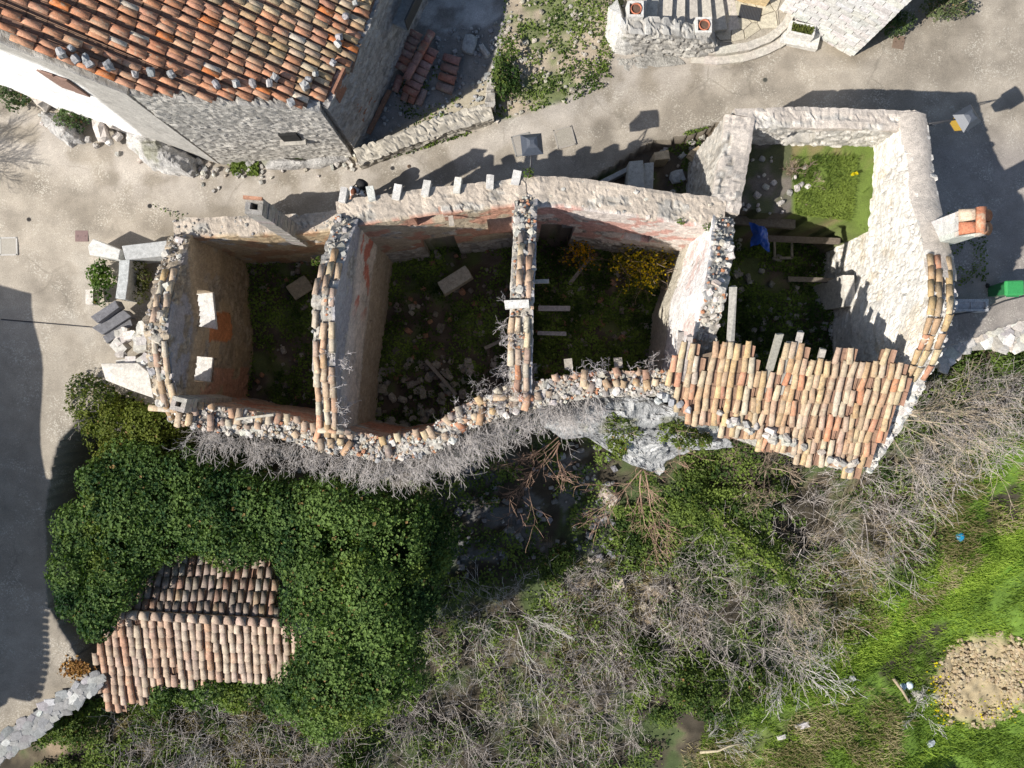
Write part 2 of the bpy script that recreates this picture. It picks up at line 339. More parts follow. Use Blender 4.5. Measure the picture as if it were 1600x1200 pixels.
# asphalt-like smoother, pinker road on the lower left and right
lft = ss(480, 620, PY)*ss(260, 180, PX); COL = COL+(A([.30, .265, .215])*(1+.25*(n2-.5)[:, None])-COL)*(lft*.7)[:, None]
rgt = ss(1420, 1480, PX)*ss(170, 260, PY); COL = COL+(A([.27, .245, .235])*(1+.3*(n3-.5)[:, None])-COL)*(rgt*.6)[:, None]
def tint(poly_px, c, zone=None, soft=14, var=None, amt=1.):
    global COL
    i = inpoly(PX, PY, poly_px); d = pdist(PX, PY, poly_px); m = np.where(i, ss(-2, soft, d), 0.)*amt
    if zone is not None: m = m*np.isin(ZN, zone)
    if var is not None: m = m*var
    COL = COL+(A(c)*(.75+.5*n3[:, None])-COL)*m[:, None]
BANK = [(800, -60), (990, -60), (965, 60), (950, 110), (880, 160), (800, 185), (755, 195), (770, 100)]
tint(BANK, (.36, .30, .225), [0]); grassy = ss(.46, .56, n2*.6+n1*.4)
tint(BANK, (.10, .14, .04), [0], 6, grassy, .8)
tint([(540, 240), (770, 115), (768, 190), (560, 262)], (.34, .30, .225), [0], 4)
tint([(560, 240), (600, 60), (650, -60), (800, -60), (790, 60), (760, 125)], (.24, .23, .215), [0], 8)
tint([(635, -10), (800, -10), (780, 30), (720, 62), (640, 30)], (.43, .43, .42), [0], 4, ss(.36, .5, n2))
g = ZN == 1
soil = L3((.05, .042, .03), (.13, .105, .07), ss(.35, .65, n2)); COL[g] = soil[g]
moss = ss(.45, .6, n1*.4+n2*.6); COL[g] = (COL+(A([.05, .085, .025])-COL)*(moss*.8)[:, None])[g]
MEADOW = [(1260, 1010), (1330, 930), (1450, 880), (1480, 800), (1500, 700), (1640, 560), (1700, 1300), (1180, 1300), (1080, 1200), (1100, 1130), (1180, 1060)]
tint(MEADOW, (.12, .20, .03), [1], 30, ss(.28, .42, n2*.5+n1*.5))
tint([(1300, 985), (1450, 890), (1620, 800), (1620, 880), (1480, 960), (1330, 1080), (1270, 1110)], (.13, .26, .03), [1], 25)
PATCH = [(1452, 1105), (1442, 1060), (1470, 1012), (1505, 985), (1560, 980), (1590, 995), (1680, 1000), (1680, 1100), (1590, 1112), (1545, 1142), (1490, 1140)]
tint(PATCH, (.37, .30, .185), [1], 26)
tint([(1090, 1130), (1320, 1060), (1440, 1080), (1420, 1190), (1100, 1230)], (.13, .12, .06), [1], 60, ss(.35, .55, n2), .5)
tint([(850, 900), (1060, 850), (1080, 1010), (900, 1060)], (.26, .205, .145), [1], 30, ss(.4, .55, n2))
tint([(50, 1140), (150, 1090), (170, 1150), (80, 1190)], (.33, .25, .17), [1], 14)
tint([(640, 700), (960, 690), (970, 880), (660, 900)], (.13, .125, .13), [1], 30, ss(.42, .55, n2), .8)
for i in (2, 3, 4, 5, 7):
    c = L3((.10, .08, .06), (.21, .165, .12), ss(.35, .65, n2)); mm = ss(.46, .56, n1*.3+n2*.7); c = c+(A([.10, .15, .04])-c)*(mm*.75)[:, None]
    COL[ZN == i] = c[ZN == i]
c6 = L3((.12, .17, .035), (.20, .17, .08), ss(.5, .65, n2)); c6d = L3((.16, .14, .12), (.09, .10, .05), ss(.45, .6, n2))
c6 = np.where((PX < 1238)[:, None], c6d, c6); COL[ZN == 6] = c6[ZN == 6]  # left part: the wall's cast shade painted as darker, greyer ground
# ploughed clods and fine unevenness
inP = inpoly(PX, PY, PATCH) & g; TV[:, 2] += np.where(inP, .34*(fbm(X*3.4, Y*3.4, 33, 4)-.5)+rng.normal(0, .03, len(X)), 0)
TV[:, 2] += np.where(g & ~inP, .12*(fbm(X*4, Y*4, 35, 3)-.5), 0)
TV[:, 2] += np.where(ZN == 0, .025*(fbm(X*6, Y*6, 37, 3)-.5)*(1+2*inpoly(PX, PY, BANK)), 0)
ii = (np.arange(ny-1)[:, None]*nx+np.arange(nx-1)[None, :]).ravel(); Q = np.stack([ii, ii+1, ii+nx+1, ii+nx], 1); QZ = ZN[ii]
def part_mesh(name, mask, m):
    q = Q[mask]; u, inv = np.unique(q.ravel(), return_inverse=True)
    return mk_mesh(name, TV[u], [inv.reshape(-1, 4)], COL[u], m, True)
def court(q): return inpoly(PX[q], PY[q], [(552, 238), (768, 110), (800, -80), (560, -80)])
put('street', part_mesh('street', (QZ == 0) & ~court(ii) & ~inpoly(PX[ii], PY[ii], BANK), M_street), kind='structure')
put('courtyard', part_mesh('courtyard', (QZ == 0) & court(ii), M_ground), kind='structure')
put('grass_bank', part_mesh('grass_bank', (QZ == 0) & ~court(ii) & inpoly(PX[ii], PY[ii], BANK), M_ground), kind='structure')
MP = inpoly(PX[ii], PY[ii], PATCH)
put('garden_ground', part_mesh('garden_ground', (QZ == 1) & ~MP, M_ground), kind='structure')
put('tilled_soil', part_mesh('tilled_soil', (QZ == 1) & MP, M_ground), kind='structure')
for i, nme in ((2, 'room_floor'), (3, 'room_floor'), (4, 'room_floor'), (5, 'room_floor'), (6, 'upper_floor'), (7, 'yard_ground')):
    put(nme, part_mesh(nme, QZ == i, M_ground), kind='structure')
v, p = [], []
ring = MB()
for (x0, x1, y0, y1) in ((-400, -24.9, -400, 400), (24.9, 400, -400, 400), (-24.9, 24.9, 18.9, 400), (-24.9, 24.9, -400, -18.9)):
    ring.add([[x0, y0, -6.6], [x1, y0, -6.6], [x1, y1, -6.6], [x0, y1, -6.6]], [A([[0, 1, 2, 3]])], (.12, .13, .06))
put('ground', ring.mesh('ground', M_ground), kind='structure')

# ------------------------------------------------------------------ masonry
def wall(name, pts, th, zb, parent, pal=((.33, .31, .28), (.50, .47, .42)), mortar=(.30, .27, .23), cap=None, paint=None, holes=(), rag=.06, stone=(.27, .15), rel=.05, holes_at=.93, ds=.07, dz=.075, label=None, seed=0):
    """rough stone wall along a line of top points: a displaced sheet over both faces and the top, with openings cut through it
    paint(side, s, z, x, y) -> list of (mask, colour); side +1 = left of the line"""
    pts = [A(p, float) for p in pts]; pl = A([p[:2] for p in pts]); L = np.r_[0, np.cumsum(np.linalg.norm(np.diff(pl, axis=0), axis=1))]
    n = max(3, int(L[-1]/ds)); s = np.linspace(0, L[-1], n)
    cx = np.interp(s, L, pl[:, 0]); cy = np.interp(s, L, pl[:, 1]); zt = np.interp(s, L, [p[2] for p in pts])
    tx = np.gradient(cx); ty = np.gradient(cy); kk = max(1, int(.3/ds))
    ker = np.ones(2*kk+1)/(2*kk+1); tx = np.convolve(np.pad(tx, kk, 'edge'), ker, 'valid'); ty = np.convolve(np.pad(ty, kk, 'edge'), ker, 'valid')
    q = np.hypot(tx, ty); nxn, nyn = -ty/q, tx/q
    zt = zt+rag*(fbm(s*1.7, s*0+seed, 40, 4)-.5)*2
    nz = max(3, int((zt.max()-zb)/dz)); ntp = max(2, int(th/.08)); v = np.linspace(0, 1, nz+1)
    rows = []                              # (side offset w in -1..1, height fraction, kind)
    for a in v: rows.append((1, a, 0))
    for a in np.linspace(1, -1, ntp+1)[1:-1]: rows.append((a, 1, 1))
    for a in v[::-1]: rows.append((-1, a, 2))
    m = len(rows); w = A([r[0] for r in rows], float)[None, :]; vf = A([r[1] for r in rows])[None, :]; kd = A([r[2] for r in rows])[None, :]+np.zeros((n, 1))
    ZZ = zb+(zt[:, None]-zb)*vf; SS = s[:, None]+0*ZZ; WW = w+0*ZZ
    tx_ = SS; ty_ = np.where(kd == 1, WW*th*.5+20, ZZ+np.where(kd == 2, 50, 0))
    wob = (fbm(tx_*1.5, ty_*1.5, 50+seed, 3)-.5)*.16
    rid, ed = voro(tx_+wob, ty_+wob, stone[0], stone[1], seed)
    stn = ss(.04, .22, ed)
    col = L3(A(pal[0])*.78, A(pal[1])*1.08, rid.ravel()); col = L3(mortar, (0, 0, 0), np.zeros(col.shape[0]))*(1-stn.ravel())[:, None]+col*stn.ravel()[:, None]
    hol = (rid > holes_at) & (ed > .12); dsp = stn*(.35+rid)*rel-hol*rel*1.5
    dsp = dsp+(fbm(tx_*.9, ty_*.9, 44, 3)-.5)*.08
    sm = np.zeros(kd.shape)
    if cap is not None:
        cm = (kd == 1)*1.; cm = np.maximum(cm, (kd != 1)*(ZZ > zt[:, None]-.12-.1*vn(tx_*3, ty_*3, 3)))*ss(.36, .44, fbm(tx_*1.3, WW*1.2+seed, 60, 5)+.05)
        nn = fbm(tx_*1.6, ty_*1.6, 46, 4); cc = A(cap)*(.78+.44*nn.ravel()[:, None]); col = col+(cc-col)*cm.ravel()[:, None]; sm = np.maximum(sm, cm)
    xx = cx[:, None]+nxn[:, None]*WW*th/2; yy = cy[:, None]+nyn[:, None]*WW*th/2
    if paint:
        for sd, k in ((1, 0), (-1, 2)):
            for msk, c in paint(sd, SS, ZZ, xx, yy, tx_, ty_):
                mm = np.where(kd == k, msk, 0.)
                nn = fbm(tx_*2.2, ty_*2.2, 48, 4); col = col+(A(c)*(.8+.4*nn.ravel()[:, None])-col)*mm.ravel()[:, None]; sm = np.maximum(sm, mm)
    dsp = dsp*(1-.6*sm)+sm*rel*.55
    ed_s = np.ones(n); f = dsp
    xx = xx+np.where(kd == 1, 0, nxn[:, None]*f*np.sign(WW)); yy = yy+np.where(kd == 1, 0, nyn[:, None]*f*np.sign(WW))
    ZZ = ZZ+np.where(kd == 1, f*1.1, np.where(vf == 1, f*.5, 0))
    V = np.stack([xx, yy, ZZ], -1).reshape(-1, 3)
    I = np.arange(n*m).reshape(n, m)
    keep = np.ones((n-1, m-1), bool); ms = (s[:-1]+s[1:])/2; zm = (ZZ[:-1, :-1]+ZZ[1:, 1:])/2
    face = np.r_[np.ones(nz, int), np.zeros(m-1-2*nz, int), np.full(nz, 2)]
    cut = np.zeros((n-1, nz), bool)
    for (s0, s1, z0, z1) in holes:
        cut |= ((ms > s0) & (ms < s1))[:, None] & (zm[:, :nz] > z0) & (zm[:, :nz] < z1)
    keep[:, :nz] &= ~cut; keep[:, m-1-nz:] &= ~cut[:, ::-1]
    a, b = np.nonzero(keep); quads = [np.stack([I[a, b], I[a, b+1], I[a+1, b+1], I[a+1, b]], 1)]
    J = lambda r: m-1-r
    rv = []
    for i in range(n-1):
        for j in range(nz):
            if cut[i, j]:
                for (di, dj, e0, e1) in ((-1, 0, (i, j), (i, j+1)), (1, 0, (i+1, j), (i+1, j+1)), (0, -1, (i, j), (i+1, j)), (0, 1, (i, j+1), (i+1, j+1))):
                    u, w_ = i+di, j+dj
                    if u < 0 or u >= n-1 or w_ < 0 or w_ >= nz or not cut[u, w_]:
                        rv.append([I[e0], I[e1], I[e1[0], J(e1[1])], I[e0[0], J(e0[1])]])
    for e in (0, n-1):
        for j in range(nz): rv.append([I[e, j], I[e, j+1], I[e, J(j+1)], I[e, J(j)]])
        if ntp > 2: pass
    quads.append(A(rv))
    capend = [list(range(nz, m-nz)) for e in (0,)]
    polys = quads
    tris = []
    for e in (0, n-1):
        c0 = I[e, nz]
        for j in range(nz+1, m-nz-1): tris.append([c0, I[e, j], I[e, j+1]])
    me = mk_mesh(name, V, polys+([A(tris)] if tris else []), col, M_wall, True)
    me.polygons.foreach_set('use_smooth', np.zeros(len(me.polygons), bool))
    o = put(name, me, parent, label=label)
    return dict(o=o, s=s, cx=cx, cy=cy, zt=zt, nx=nxn, ny=nyn, L=L[-1], th=th)
def at(w, s, off=0.):
    x = np.interp(s, w['s'], w['cx']); y = np.interp(s, w['s'], w['cy']); z = np.interp(s, w['s'], w['zt']); a = np.interp(s, w['s'], w['nx']); b = np.interp(s, w['s'], w['ny'])
    return A([x+a*off, y+b*off, z]), A([a, b, 0])
def top_stones(w, parent, n, s0=0, s1=None, size=(.07, .19), pal=LIME, spread=.9, name='stone', lift=.3):
    s1 = w['L'] if s1 is None else s1
    for _ in range(n):
        p, nn = at(w, rng.uniform(s0, s1), rng.uniform(-.5, .5)*w['th']*spread); d = rng.uniform(*size); sc = d*rng.uniform(.7, 1.3, 3); sc[2] *= .75
        p[2] += sc[2]*lift; put(name, STONES[int(rng.integers(10))], parent, M=rmat(p, sc, (rng.uniform(-.4, .4), rng.uniform(-.4, .4), rng.uniform(0, 6.28))), color=pick(pal))
def top_gravel(w, parent, n, pal=LIME, size=(.03, .085), s0=0, s1=None, spread=1.):
    b = MB(); s1 = w['L'] if s1 is None else s1
    for _ in range(n):
        p, nn = at(w, rng.uniform(s0, s1), rng.uniform(-.5, .5)*w['th']*spread); V, q = STONE_RAW[int(rng.integers(10))]; d = rng.uniform(*size)
        R = A(Matrix.Rotation(rng.uniform(0, 6.28), 3, 'Z')); p[2] += d*.3+.02; b.add((V*d*rng.uniform(.7, 1.3, 3)) @ R.T+p, [q], pick(pal))
    put('rubble', b.mesh('rubble', M_rock), parent, kind='stuff')
def tiles_along(w, parent, s0, s1, off, pal, apex, name='tile', step=.4, jit=.02, miss=.05, lift=.0):
    s = s0
    while s < s1:
        if rng.random() > miss:
            p, nn = at(w, s, off+rng.uniform(-jit, jit)); dirn = 1 if s > apex else -1
            q, _ = at(w, min(max(s+dirn*.45, 0), w['L']), off+rng.uniform(-jit, jit)*2); d = q-p; p[2] += .07+lift
            put(name, TILES[int(rng.integers(4))], parent, M=frame(p, d, (rng.uniform(-.1, .1), rng.uniform(-.1, .1), 1), (1, rng.uniform(.75, .95), .9)), color=pick(pal))
        s += step*rng.uniform(.92, 1.08)
def lay_tiles(parent, X0, d, slope, poly_px, pitch, expo, palf, miss=.0, jit=.012, name='tile', rotj=.03, rows=(-40, 60), cols=(-75, 75), wav=.0, cap=300):
    """barrel tiles in columns down a roof plane; the ones past the limit are joined; returns the plane"""
    d = A(d, float)/np.hypot(*d); a = A([-d[1], d[0]]); th = math.atan(slope); ct = math.cos(th); X0 = A(X0, float)
    dn = A([d[0]*ct, d[1]*ct, -math.sin(th)]); nrm = A([d[0]*math.sin(th), d[1]*math.sin(th), ct]); out = []; chan = MB()
    def pt(u, v_): q = X0[:2]+a*u+d*v_*ct; return A([q[0], q[1], X0[2]-v_*math.sin(th)])
    for i in range(*cols):
        ph = rng.uniform(-.12, .12); cw = rng.uniform(-.02, .02); cr = rng.normal(0, .012)
        for j in range(*rows):
            p = pt(i*pitch+cw+j*expo*cr+wav*math.sin(j*.7+i), (j+ph)*expo); c = p+dn*expo*.5
            px, py = proj(c[None]+A([[rng.uniform(-.06, .06), rng.uniform(-.06, .06), 0]]))
            if inpoly(px, py, poly_px)[0]:
                q0 = pt((i+.5)*pitch, (j+.2)*expo); 
                for e0, e1 in ((-.12, -.06), (-.06, .06), (.06, .12)):
                    z0, z1 = (0.05 if abs(e0) > .1 else -.005), (0.05 if abs(e1) > .1 else -.005)
                    A3 = A([a[0], a[1], 0]); dd = dn*(expo*1.08)
                    chan.add([q0+A3*e0+nrm*z0, q0+A3*e1+nrm*z1, q0+A3*e1+nrm*z1+dd, q0+A3*e0+nrm*z0+dd], [A([[0, 1, 2, 3]])], vary((.26, .16, .11)))  # darker colour holds the shade between the cover tiles
                if rng.random() > miss: out.append((i, j, p+nrm*(.035)))
    out.sort(key=lambda o: max(0, 600-proj(o[2][None])[1][0]-604)+max(0, -proj(o[2][None])[0][0]))
    for n_, (i, j, p) in enumerate(out[:cap]):
        x = dn+A([a[0], a[1], 0])*rng.normal(0, rotj)+nrm*rng.normal(0, .012); q = p+A([*rng.uniform(-jit, jit, 2), rng.uniform(-.004, .008)])
        put(name, TILES[0 if rng.random() < .6 else int(rng.integers(4))], parent, M=frame(q, x, nrm, (expo/.42, pitch/.25*rng.uniform(.94, 1.05), pitch/.25)), color=palf(i, j, q))
    if chan.n: put('channel_tiles', chan.mesh('channel_tiles', M_twig), parent, kind='stuff')
    print('tiles', parent.name, len(out))
    if len(out) > cap:
        b = MB(); base = A([v.co for v in TILES[0].vertices]); qd = A([list(f.vertices) for f in TILES[0].polygons])
        for (i, j, p) in out[cap:]:
            M = A(frame(p, dn+A([a[0], a[1], 0])*rng.normal(0, rotj), nrm, (expo/.42, pitch/.25, pitch/.25))); b.add(base @ M[:3, :3].T+M[:3, 3], [qd], palf(i, j, p))
        put('further_tiles', b.mesh('further_tiles', M_twig), parent, kind='stuff')
    return pt, dn, nrm
def plane_pt(px, py, X0, d, slope, dz=0.):
    """where the view through a photograph point meets a roof plane"""
    d = A(d, float)/np.hypot(*d); z = X0[2]
    for _ in range(30): q = P(px, py, z); z = z+.7*((X0[2]-slope*np.dot(q[:2]-A(X0[:2]), d)+dz)-z)
    return P(px, py, z)
def quads_prism(name, pts3, drop, m, parent, color, **kw):
    V, ps = prism(pts3, drop); return put(name, mk_mesh(name, V, ps, None, m), parent, color=color, **kw)
def boxo(name, c, sx, sy, sz, m, parent=None, color=(.5, .5, .5), rz=0., jit=0., tilt=(0, 0), bev=0., **kw):
    V, ps = box((0, 0, 0), sx, sy, sz, rz, jit, tilt); o = put(name, mk_mesh(name, V, ps, None, m), parent, loc=c, color=color, **kw)
    if bev:
        b = o.modifiers.new('bevel', 'BEVEL'); b.width = bev; b.segments = 2
    return o

# ------------------------------------------------------------------ the roofless terrace of three rooms
CAPC = (.50, .43, .355); CAPP = (.54, .48, .42)
terr = thing('ruined_house', 'long roofless stone house with three open rooms and broken walls', 'ruined house', P(700, 480, 0))
def pn(s, z, k, a, b): return ss(a+(b-a)*.3, a+(b-a)*.7, fbm(s*1.5+k*7, z*1.5+k*3, 20+k, 6))
def paint_w(sd, s, z, x, y, u, v_):  # upper gable's shade painted grey, warm light below put into the ochre plaster
    if sd == -1: return []                     # outside
    px = 800+x*F/(H-z); py = 600-y*F/(H-z)
    return [(pn(s, z, 1, .35, .5)*ss(2.9, 3.2, z), (.36, .335, .34)), (ss(3.1, 2.8, z)*np.maximum(pn(s, z, 2, .42, .54), ss(1.2, 2.2, z)*pn(s, z, 7, .3, .45)*.9), (.46, .35, .23)), (ss(1.0, .4, z)*.6, (.34, .255, .165)),
            ((py > 488)*(py < 533)*(z > .1)*(z < 1.9)*1., (.52, .21, .09)), ((py > 575)*(z < 2.6)*pn(s, z, 3, .4, .5), (.45, .25, .17))]
def paint_pink(c1, c2, zlo=-.4):
    def f(sd, s, z, x, y, u, v_):
        if sd == F_SIDE: return [(pn(s, z, 4, .3, .42)*ss(zlo, zlo+.3, z), c1), (pn(s, z, 6, .5, .58)*ss(zlo, zlo+.3, z), c2)]
        return []
    return f
WW = wall('outer_wall', wp([(283, 368, 2.7), (262, 430, 3.6), (243, 505, 4.6), (252, 580, 3.9), (264, 640, 3.2)]), .58, -2.4, terr, paint=paint_w, mortar=(.30, .25, .20), pal=((.28, .23, .17), (.48, .40, .30)), rel=.07,
          holes=((1.55, 2.75, 1.25, 2.55), (3.55, 4.35, 1.2, 2.5)), seed=3, label='west gable wall with two window openings and tile remnants')
F_SIDE = -1
NW = wall('outer_wall', wp([(272, 358, 2.6), (400, 352, 2.7), (470, 350, 2.5), (535, 343, 2.7)]), .55, -2.3, terr, cap=CAPC, paint=paint_pink((.44, .34, .22), (.40, .25, .15), -2.5), seed=5, rag=.09, label='low north wall of the western room')
NM = wall('outer_wall', wp([(527, 336, 3.8), (665, 316, 3.8), (822, 299, 3.8)]), .72, -2.7, terr, cap=CAPC, paint=paint_pink((.42, .35, .26), (.45, .25, .18), -.6), seed=8, rag=.07, holes=((2.15, 3.0, 2.9, 4.5), (1.9, 3.1, -2.4, .9), (4.2, 5.5, .6, 2.6)), label='north wall with a beige mortar top and a broken gap')
NE = wall('outer_wall', wp([(800, 299, 3.8), (880, 300, 3.8), (970, 313, 3.85), (1132, 335, 3.85)]), .8, -1.9, terr, cap=CAPC, paint=paint_pink((.55, .33, .28), (.62, .55, .50), .2), seed=11, rag=.07, holes=((.9, 2.1, -1.9, 1.7), (3.6, 4.5, 1.0, 1.9)), label='north wall of the pink painted room')
DA = wall('dividing_wall', wp([(543, 340, 3.8), (522, 400, 4.6), (505, 462, 5.2), (506, 560, 4.3), (512, 672, 3.3)]), .56, -2.7, terr, seed=14, paint=lambda sd, s, z, x, y, u, v_: ([(pn(s, z, 1, .3, .4)*ss(3.2, 3.5, z), (.37, .36, .38)), (ss(3.4, 3.2, z)*np.maximum(pn(s, z, 2, .3, .4), .5)*ss(.7, 1.1, z), (.64, .575, .51)), (ss(1.0, .7, z)*.75, (.42, .345, .26)), (pn(s, z, 5, .54, .6)*ss(3.2, 2.9, z)*ss(1.0, 1.4, z)*ss(2.9, 2.0, s), (.55, .21, .15))] if sd == 1 else []), label='dividing wall between the first and second rooms')
DB = wall('dividing_wall', wp([(822, 306, 3.8), (820, 380, 4.7), (816, 460, 5.4), (815, 540, 4.6), (813, 622, 3.7)]), .55, -2.6, terr, seed=17, paint=lambda sd, s, z, x, y, u, v_: [(pn(s, z, 1, .3, .45), (.36, .35, .37))] if sd == 1 else [], label='dividing wall between the second and third rooms')
SW = wall('outer_wall', wp([(262, 640, 3.2), (350, 657, 3.1), (440, 668, 3.1), (515, 687, 3.2), (600, 702, 3.1), (668, 692, 3.2), (730, 650, 3.4), (815, 620, 3.7), (930, 600, 3.9), (1062, 598, 4.1)]), .62, -5.2, terr, seed=20, rag=.12, paint=lambda sd, s, z, x, y, u, v_: [(pn(s, z, 1, .3, .42)*ss(-2, -1.5, z), (.50, .33, .24)), (pn(s, z, 8, .55, .62), (.50, .24, .16))] if sd == 1 else [], label='south wall lined with broken eaves tiles and rubble')
# window sills and reveals plastered white
for (s0, s1) in ((1.55, 2.75), (3.55, 4.35)):
    p, nn = at(WW, (s0+s1)/2); q, _ = at(WW, s1); ang = math.atan2(q[1]-p[1], q[0]-p[0])
    boxo('window_sill', (p[0], p[1], 1.33), s1-s0+.02, .66, .12, M_piece, terr, (.66, .64, .61), ang, .008)
p, nn = at(WW, 2.15); boxo('lintel', (p[0], p[1], 2.66), .16, 1.5, .14, M_wood, terr, (.40, .22, .14), -.02, .01) if False else None
# cap stones standing along the street edge of the middle wall
for px, py, h in ((536, 303, .30), (579, 301, .26), (620, 298, .26), (666, 293, .28), (715, 288, .24), (765, 283, .26), (806, 276, .24)):
    c = P(px, py, 3.92); put('cap_stone', BLOCKS[int(rng.integers(6))], terr, M=rmat((c[0], c[1]-.03, 3.83), (.21*rng.uniform(.85, 1.15), .42*rng.uniform(.85, 1.1), .27*rng.uniform(.85, 1.2)), (rng.uniform(-.1, .1), rng.uniform(-.1, .1), rng.uniform(-.25, .25))), color=vary((.62, .60, .56), .08))
# chimney stacks with hollow flues
def chimney(parent, c, sx, sy, z0, z1, rz, col, label, wallt=.13):
    b = MB(); R = A(Matrix.Rotation(rz, 3, 'Z')); nlev = max(2, int((z1-z0)/.16)) if wallt != .14 else 1
    for lv in range(nlev):
        za = z0+(z1-z0)*lv/nlev; zb = z0+(z1-z0)*(lv+1)/nlev-.006; j = rng.uniform(-.012, .012, 2)
        for (ox, oy, wx, wy) in ((0, sy/2-wallt/2, sx, wallt), (0, -sy/2+wallt/2, sx, wallt), (sx/2-wallt/2, 0, wallt, sy-2*wallt), (-sx/2+wallt/2, 0, wallt, sy-2*wallt)):
            V, q = box((ox+j[0], oy+j[1], (za+zb)/2), wx, wy, zb-za, 0, .006); b.add(V @ R.T+A([c[0], c[1], 0]), q, vary(col, .14))
    return put('chimney', b.mesh('chimney', M_wall), parent, label=label)
c = P(396, 322, 5.4); ch1 = chimney(terr, c, .46, .44, 1.2, 5.4, -.1, (.30, .28, .26), 'square chimney stack with an open flue on the north wall')
V, ps = box((0, 0, 0), .5, .09, .09, -.1, .01); put('brick', mk_mesh('brick', V, ps, None, M_piece), ch1, loc=(c[0], c[1]+.2, 5.45), color=(.42, .22, .14))
c = P(277, 632, 4.1); ch2 = chimney(terr, c, .42, .40, .8, 4.05, -.25, (.42, .38, .33), 'small chimney stack at the south west corner')
# rubble and tile remnants along the wall tops
top_stones(WW, terr, 45, size=(.08, .24)); top_gravel(WW, terr, 260)
top_stones(DA, terr, 14, 0, 1.2); top_gravel(DA, terr, 160, LIME+TERRA[:2])
top_stones(DB, terr, 34, .2, 3.6, (.07, .2)); top_gravel(DB, terr, 300, LIME+TERRA[:3]+PALE)
top_stones(SW, terr, 130, 0, None, (.08, .22), LIME+WHITE, 1.15); top_gravel(SW, terr, 1100, LIME+WHITE+TERRA[:2]+PALE, (.04, .11), spread=1.2)
top_stones(NE, terr, 14, 1, 6.6, (.06, .14), LIME, 1.); top_gravel(NW, terr, 60)
for off, pal in ((-.05, OCHRE+PALE), (.22, PALE)): tiles_along(WW, terr, 1.6, 6.2, off, pal, 3.0)
for off, a0, pal, ms in ((.02, 1.5, PALE+OCHRE, .0), (.24, 1.5, PALE, .25), (-.2, 1.6, PALE+TERRA[3:], .2)): tiles_along(DA, terr, a0, 6.9, -off if False else off, pal, 2.75, miss=ms)
for off, a0, pal, ms in ((-.15, 2.0, PALE+GREYT, .05), (.1, 1.6, PALE+GREYT+TERRA[:1], .05), (.28, 3.2, PALE, .4)): tiles_along(DB, terr, a0, 7.1, -off, pal, 3.2, miss=ms)
# two broken rows of eaves tiles lying across the south wall
s = .4
while s < SW['L']-.2:
    for row, off in ((0, .30), (1, -.06)):
        if rng.random() < (.62 if row == 0 else .72):
            p, nn = at(SW, s+rng.uniform(-.04, .04), off+.12+rng.uniform(-.08, .08)); dr = -nn+A([*rng.normal(0, .3, 2), 0]); dr[2] = -.28+rng.uniform(-.25, .25); p[2] += .14
            short = rng.random() < .6; me = SHARDS[int(rng.integers(3))] if short else TILES[int(rng.integers(1, 4))]
            put('tile', me, terr, M=frame(p, dr, (rng.uniform(-.2, .2), rng.uniform(-.2, .2), 1)), color=pick(PALE+OCHRE+TERRA[:2]+PALE+PALE+GREYT))
    s += .27*rng.uniform(.9, 1.15)
# timber ends left in the walls
for (px, py, z, L, wdt, rz) in ((866, 482, 1.6, 1.0, .16, .0), (862, 521, 1.5, .9, .12, -.03)):
    c = P(px, py, z); boxo('beam', c, L, wdt, .14, M_wood, terr, (.42, .38, .35), rz, .012)
c = P(840, 440, 4.9); boxo('beam', c, .6, .1, .1, M_wood, terr, (.40, .36, .31), .05, .012)
c = P(807, 476, 5.45); boxo('ridge_stone', c, .62, .2, .16, M_piece, terr, (.64, .62, .58), .04, .02)
for px, py, wdt in ((888, 569, .22), (966, 567, .24), (695, 330, .14), (705, 345, .14)):
    c = P(px, py, 3.6); boxo('plank', c, wdt, .3, .06, M_wood, terr, (.40, .36, .31), .1, .01)
c = P(410, 706, 3.25); 
p0, p1 = P(368, 655, 3.45), P(428, 648, 3.45); boxo('beam', (p0+p1)/2, np.linalg.norm(p1-p0), .07, .07, M_wood, terr, (.50, .46, .38), math.atan2(*(p1-p0)[1::-1]), .01)
# niche ledge in the second room with a green tuft
c = P(556, 497, .35); boxo('ledge', (c[0]+.05, c[1], c[2]), .5, 1.0, .12, M_piece, terr, (.52, .46, .36), 0, .02)

# ------------------------------------------------------------------ the taller eastern house with part of its roof
east = thing('ruined_house', 'tall roofless white stone house with a gable and tiles left at its lower edge', 'ruined house', P(1300, 420, 0))
def white(sd, s, z, x, y, u, v_): return [(pn(s, z, 1, .34, .44)*ss(.2, .8, z), (.70, .665, .61)), (pn(s, z, 9, .62, .72)*.7, (.60, .52, .41))] if sd == F_SIDE else []
EW = wall('outer_wall', wp([(1426, 178, 3.6), (1434, 240, 3.9), (1443, 310, 4.4), (1458, 365, 5.0), (1471, 430, 5.6), (1470, 490, 6.0), (1446, 560, 5.2), (1405, 640, 4.2), (1345, 728, 3.3)]), .62, -4.5, east, seed=24, rag=.05, pal=((.56, .53, .49), (.68, .65, .60)), mortar=(.62, .585, .53), paint=white, stone=(.30, .2), rel=.085, holes_at=.84, cap=None, holes=(), label='tall east gable wall of bright white rubble stone')
ENW = wall('outer_wall', wp([(1148, 186, 3.55), (1240, 184, 3.55), (1340, 186, 3.6), (1436, 189, 3.6)]), .52, -1.2, east, seed=27, rag=.05, cap=CAPP, pal=((.42, .40, .37), (.62, .59, .54)), mortar=(.45, .42, .37), holes=((1.75, 2.65, 2.35, 3.2),), label='north wall with a small window beside the road')
DC = wall('dividing_wall', wp([(1156, 182, 3.6), (1150, 230, 3.6), (1132, 330, 3.85)]), .78, -1.9, east, seed=30, rag=.04, cap=CAPP, pal=((.34, .32, .29), (.52, .49, .44)), label='wall with a smooth pale mortar top')
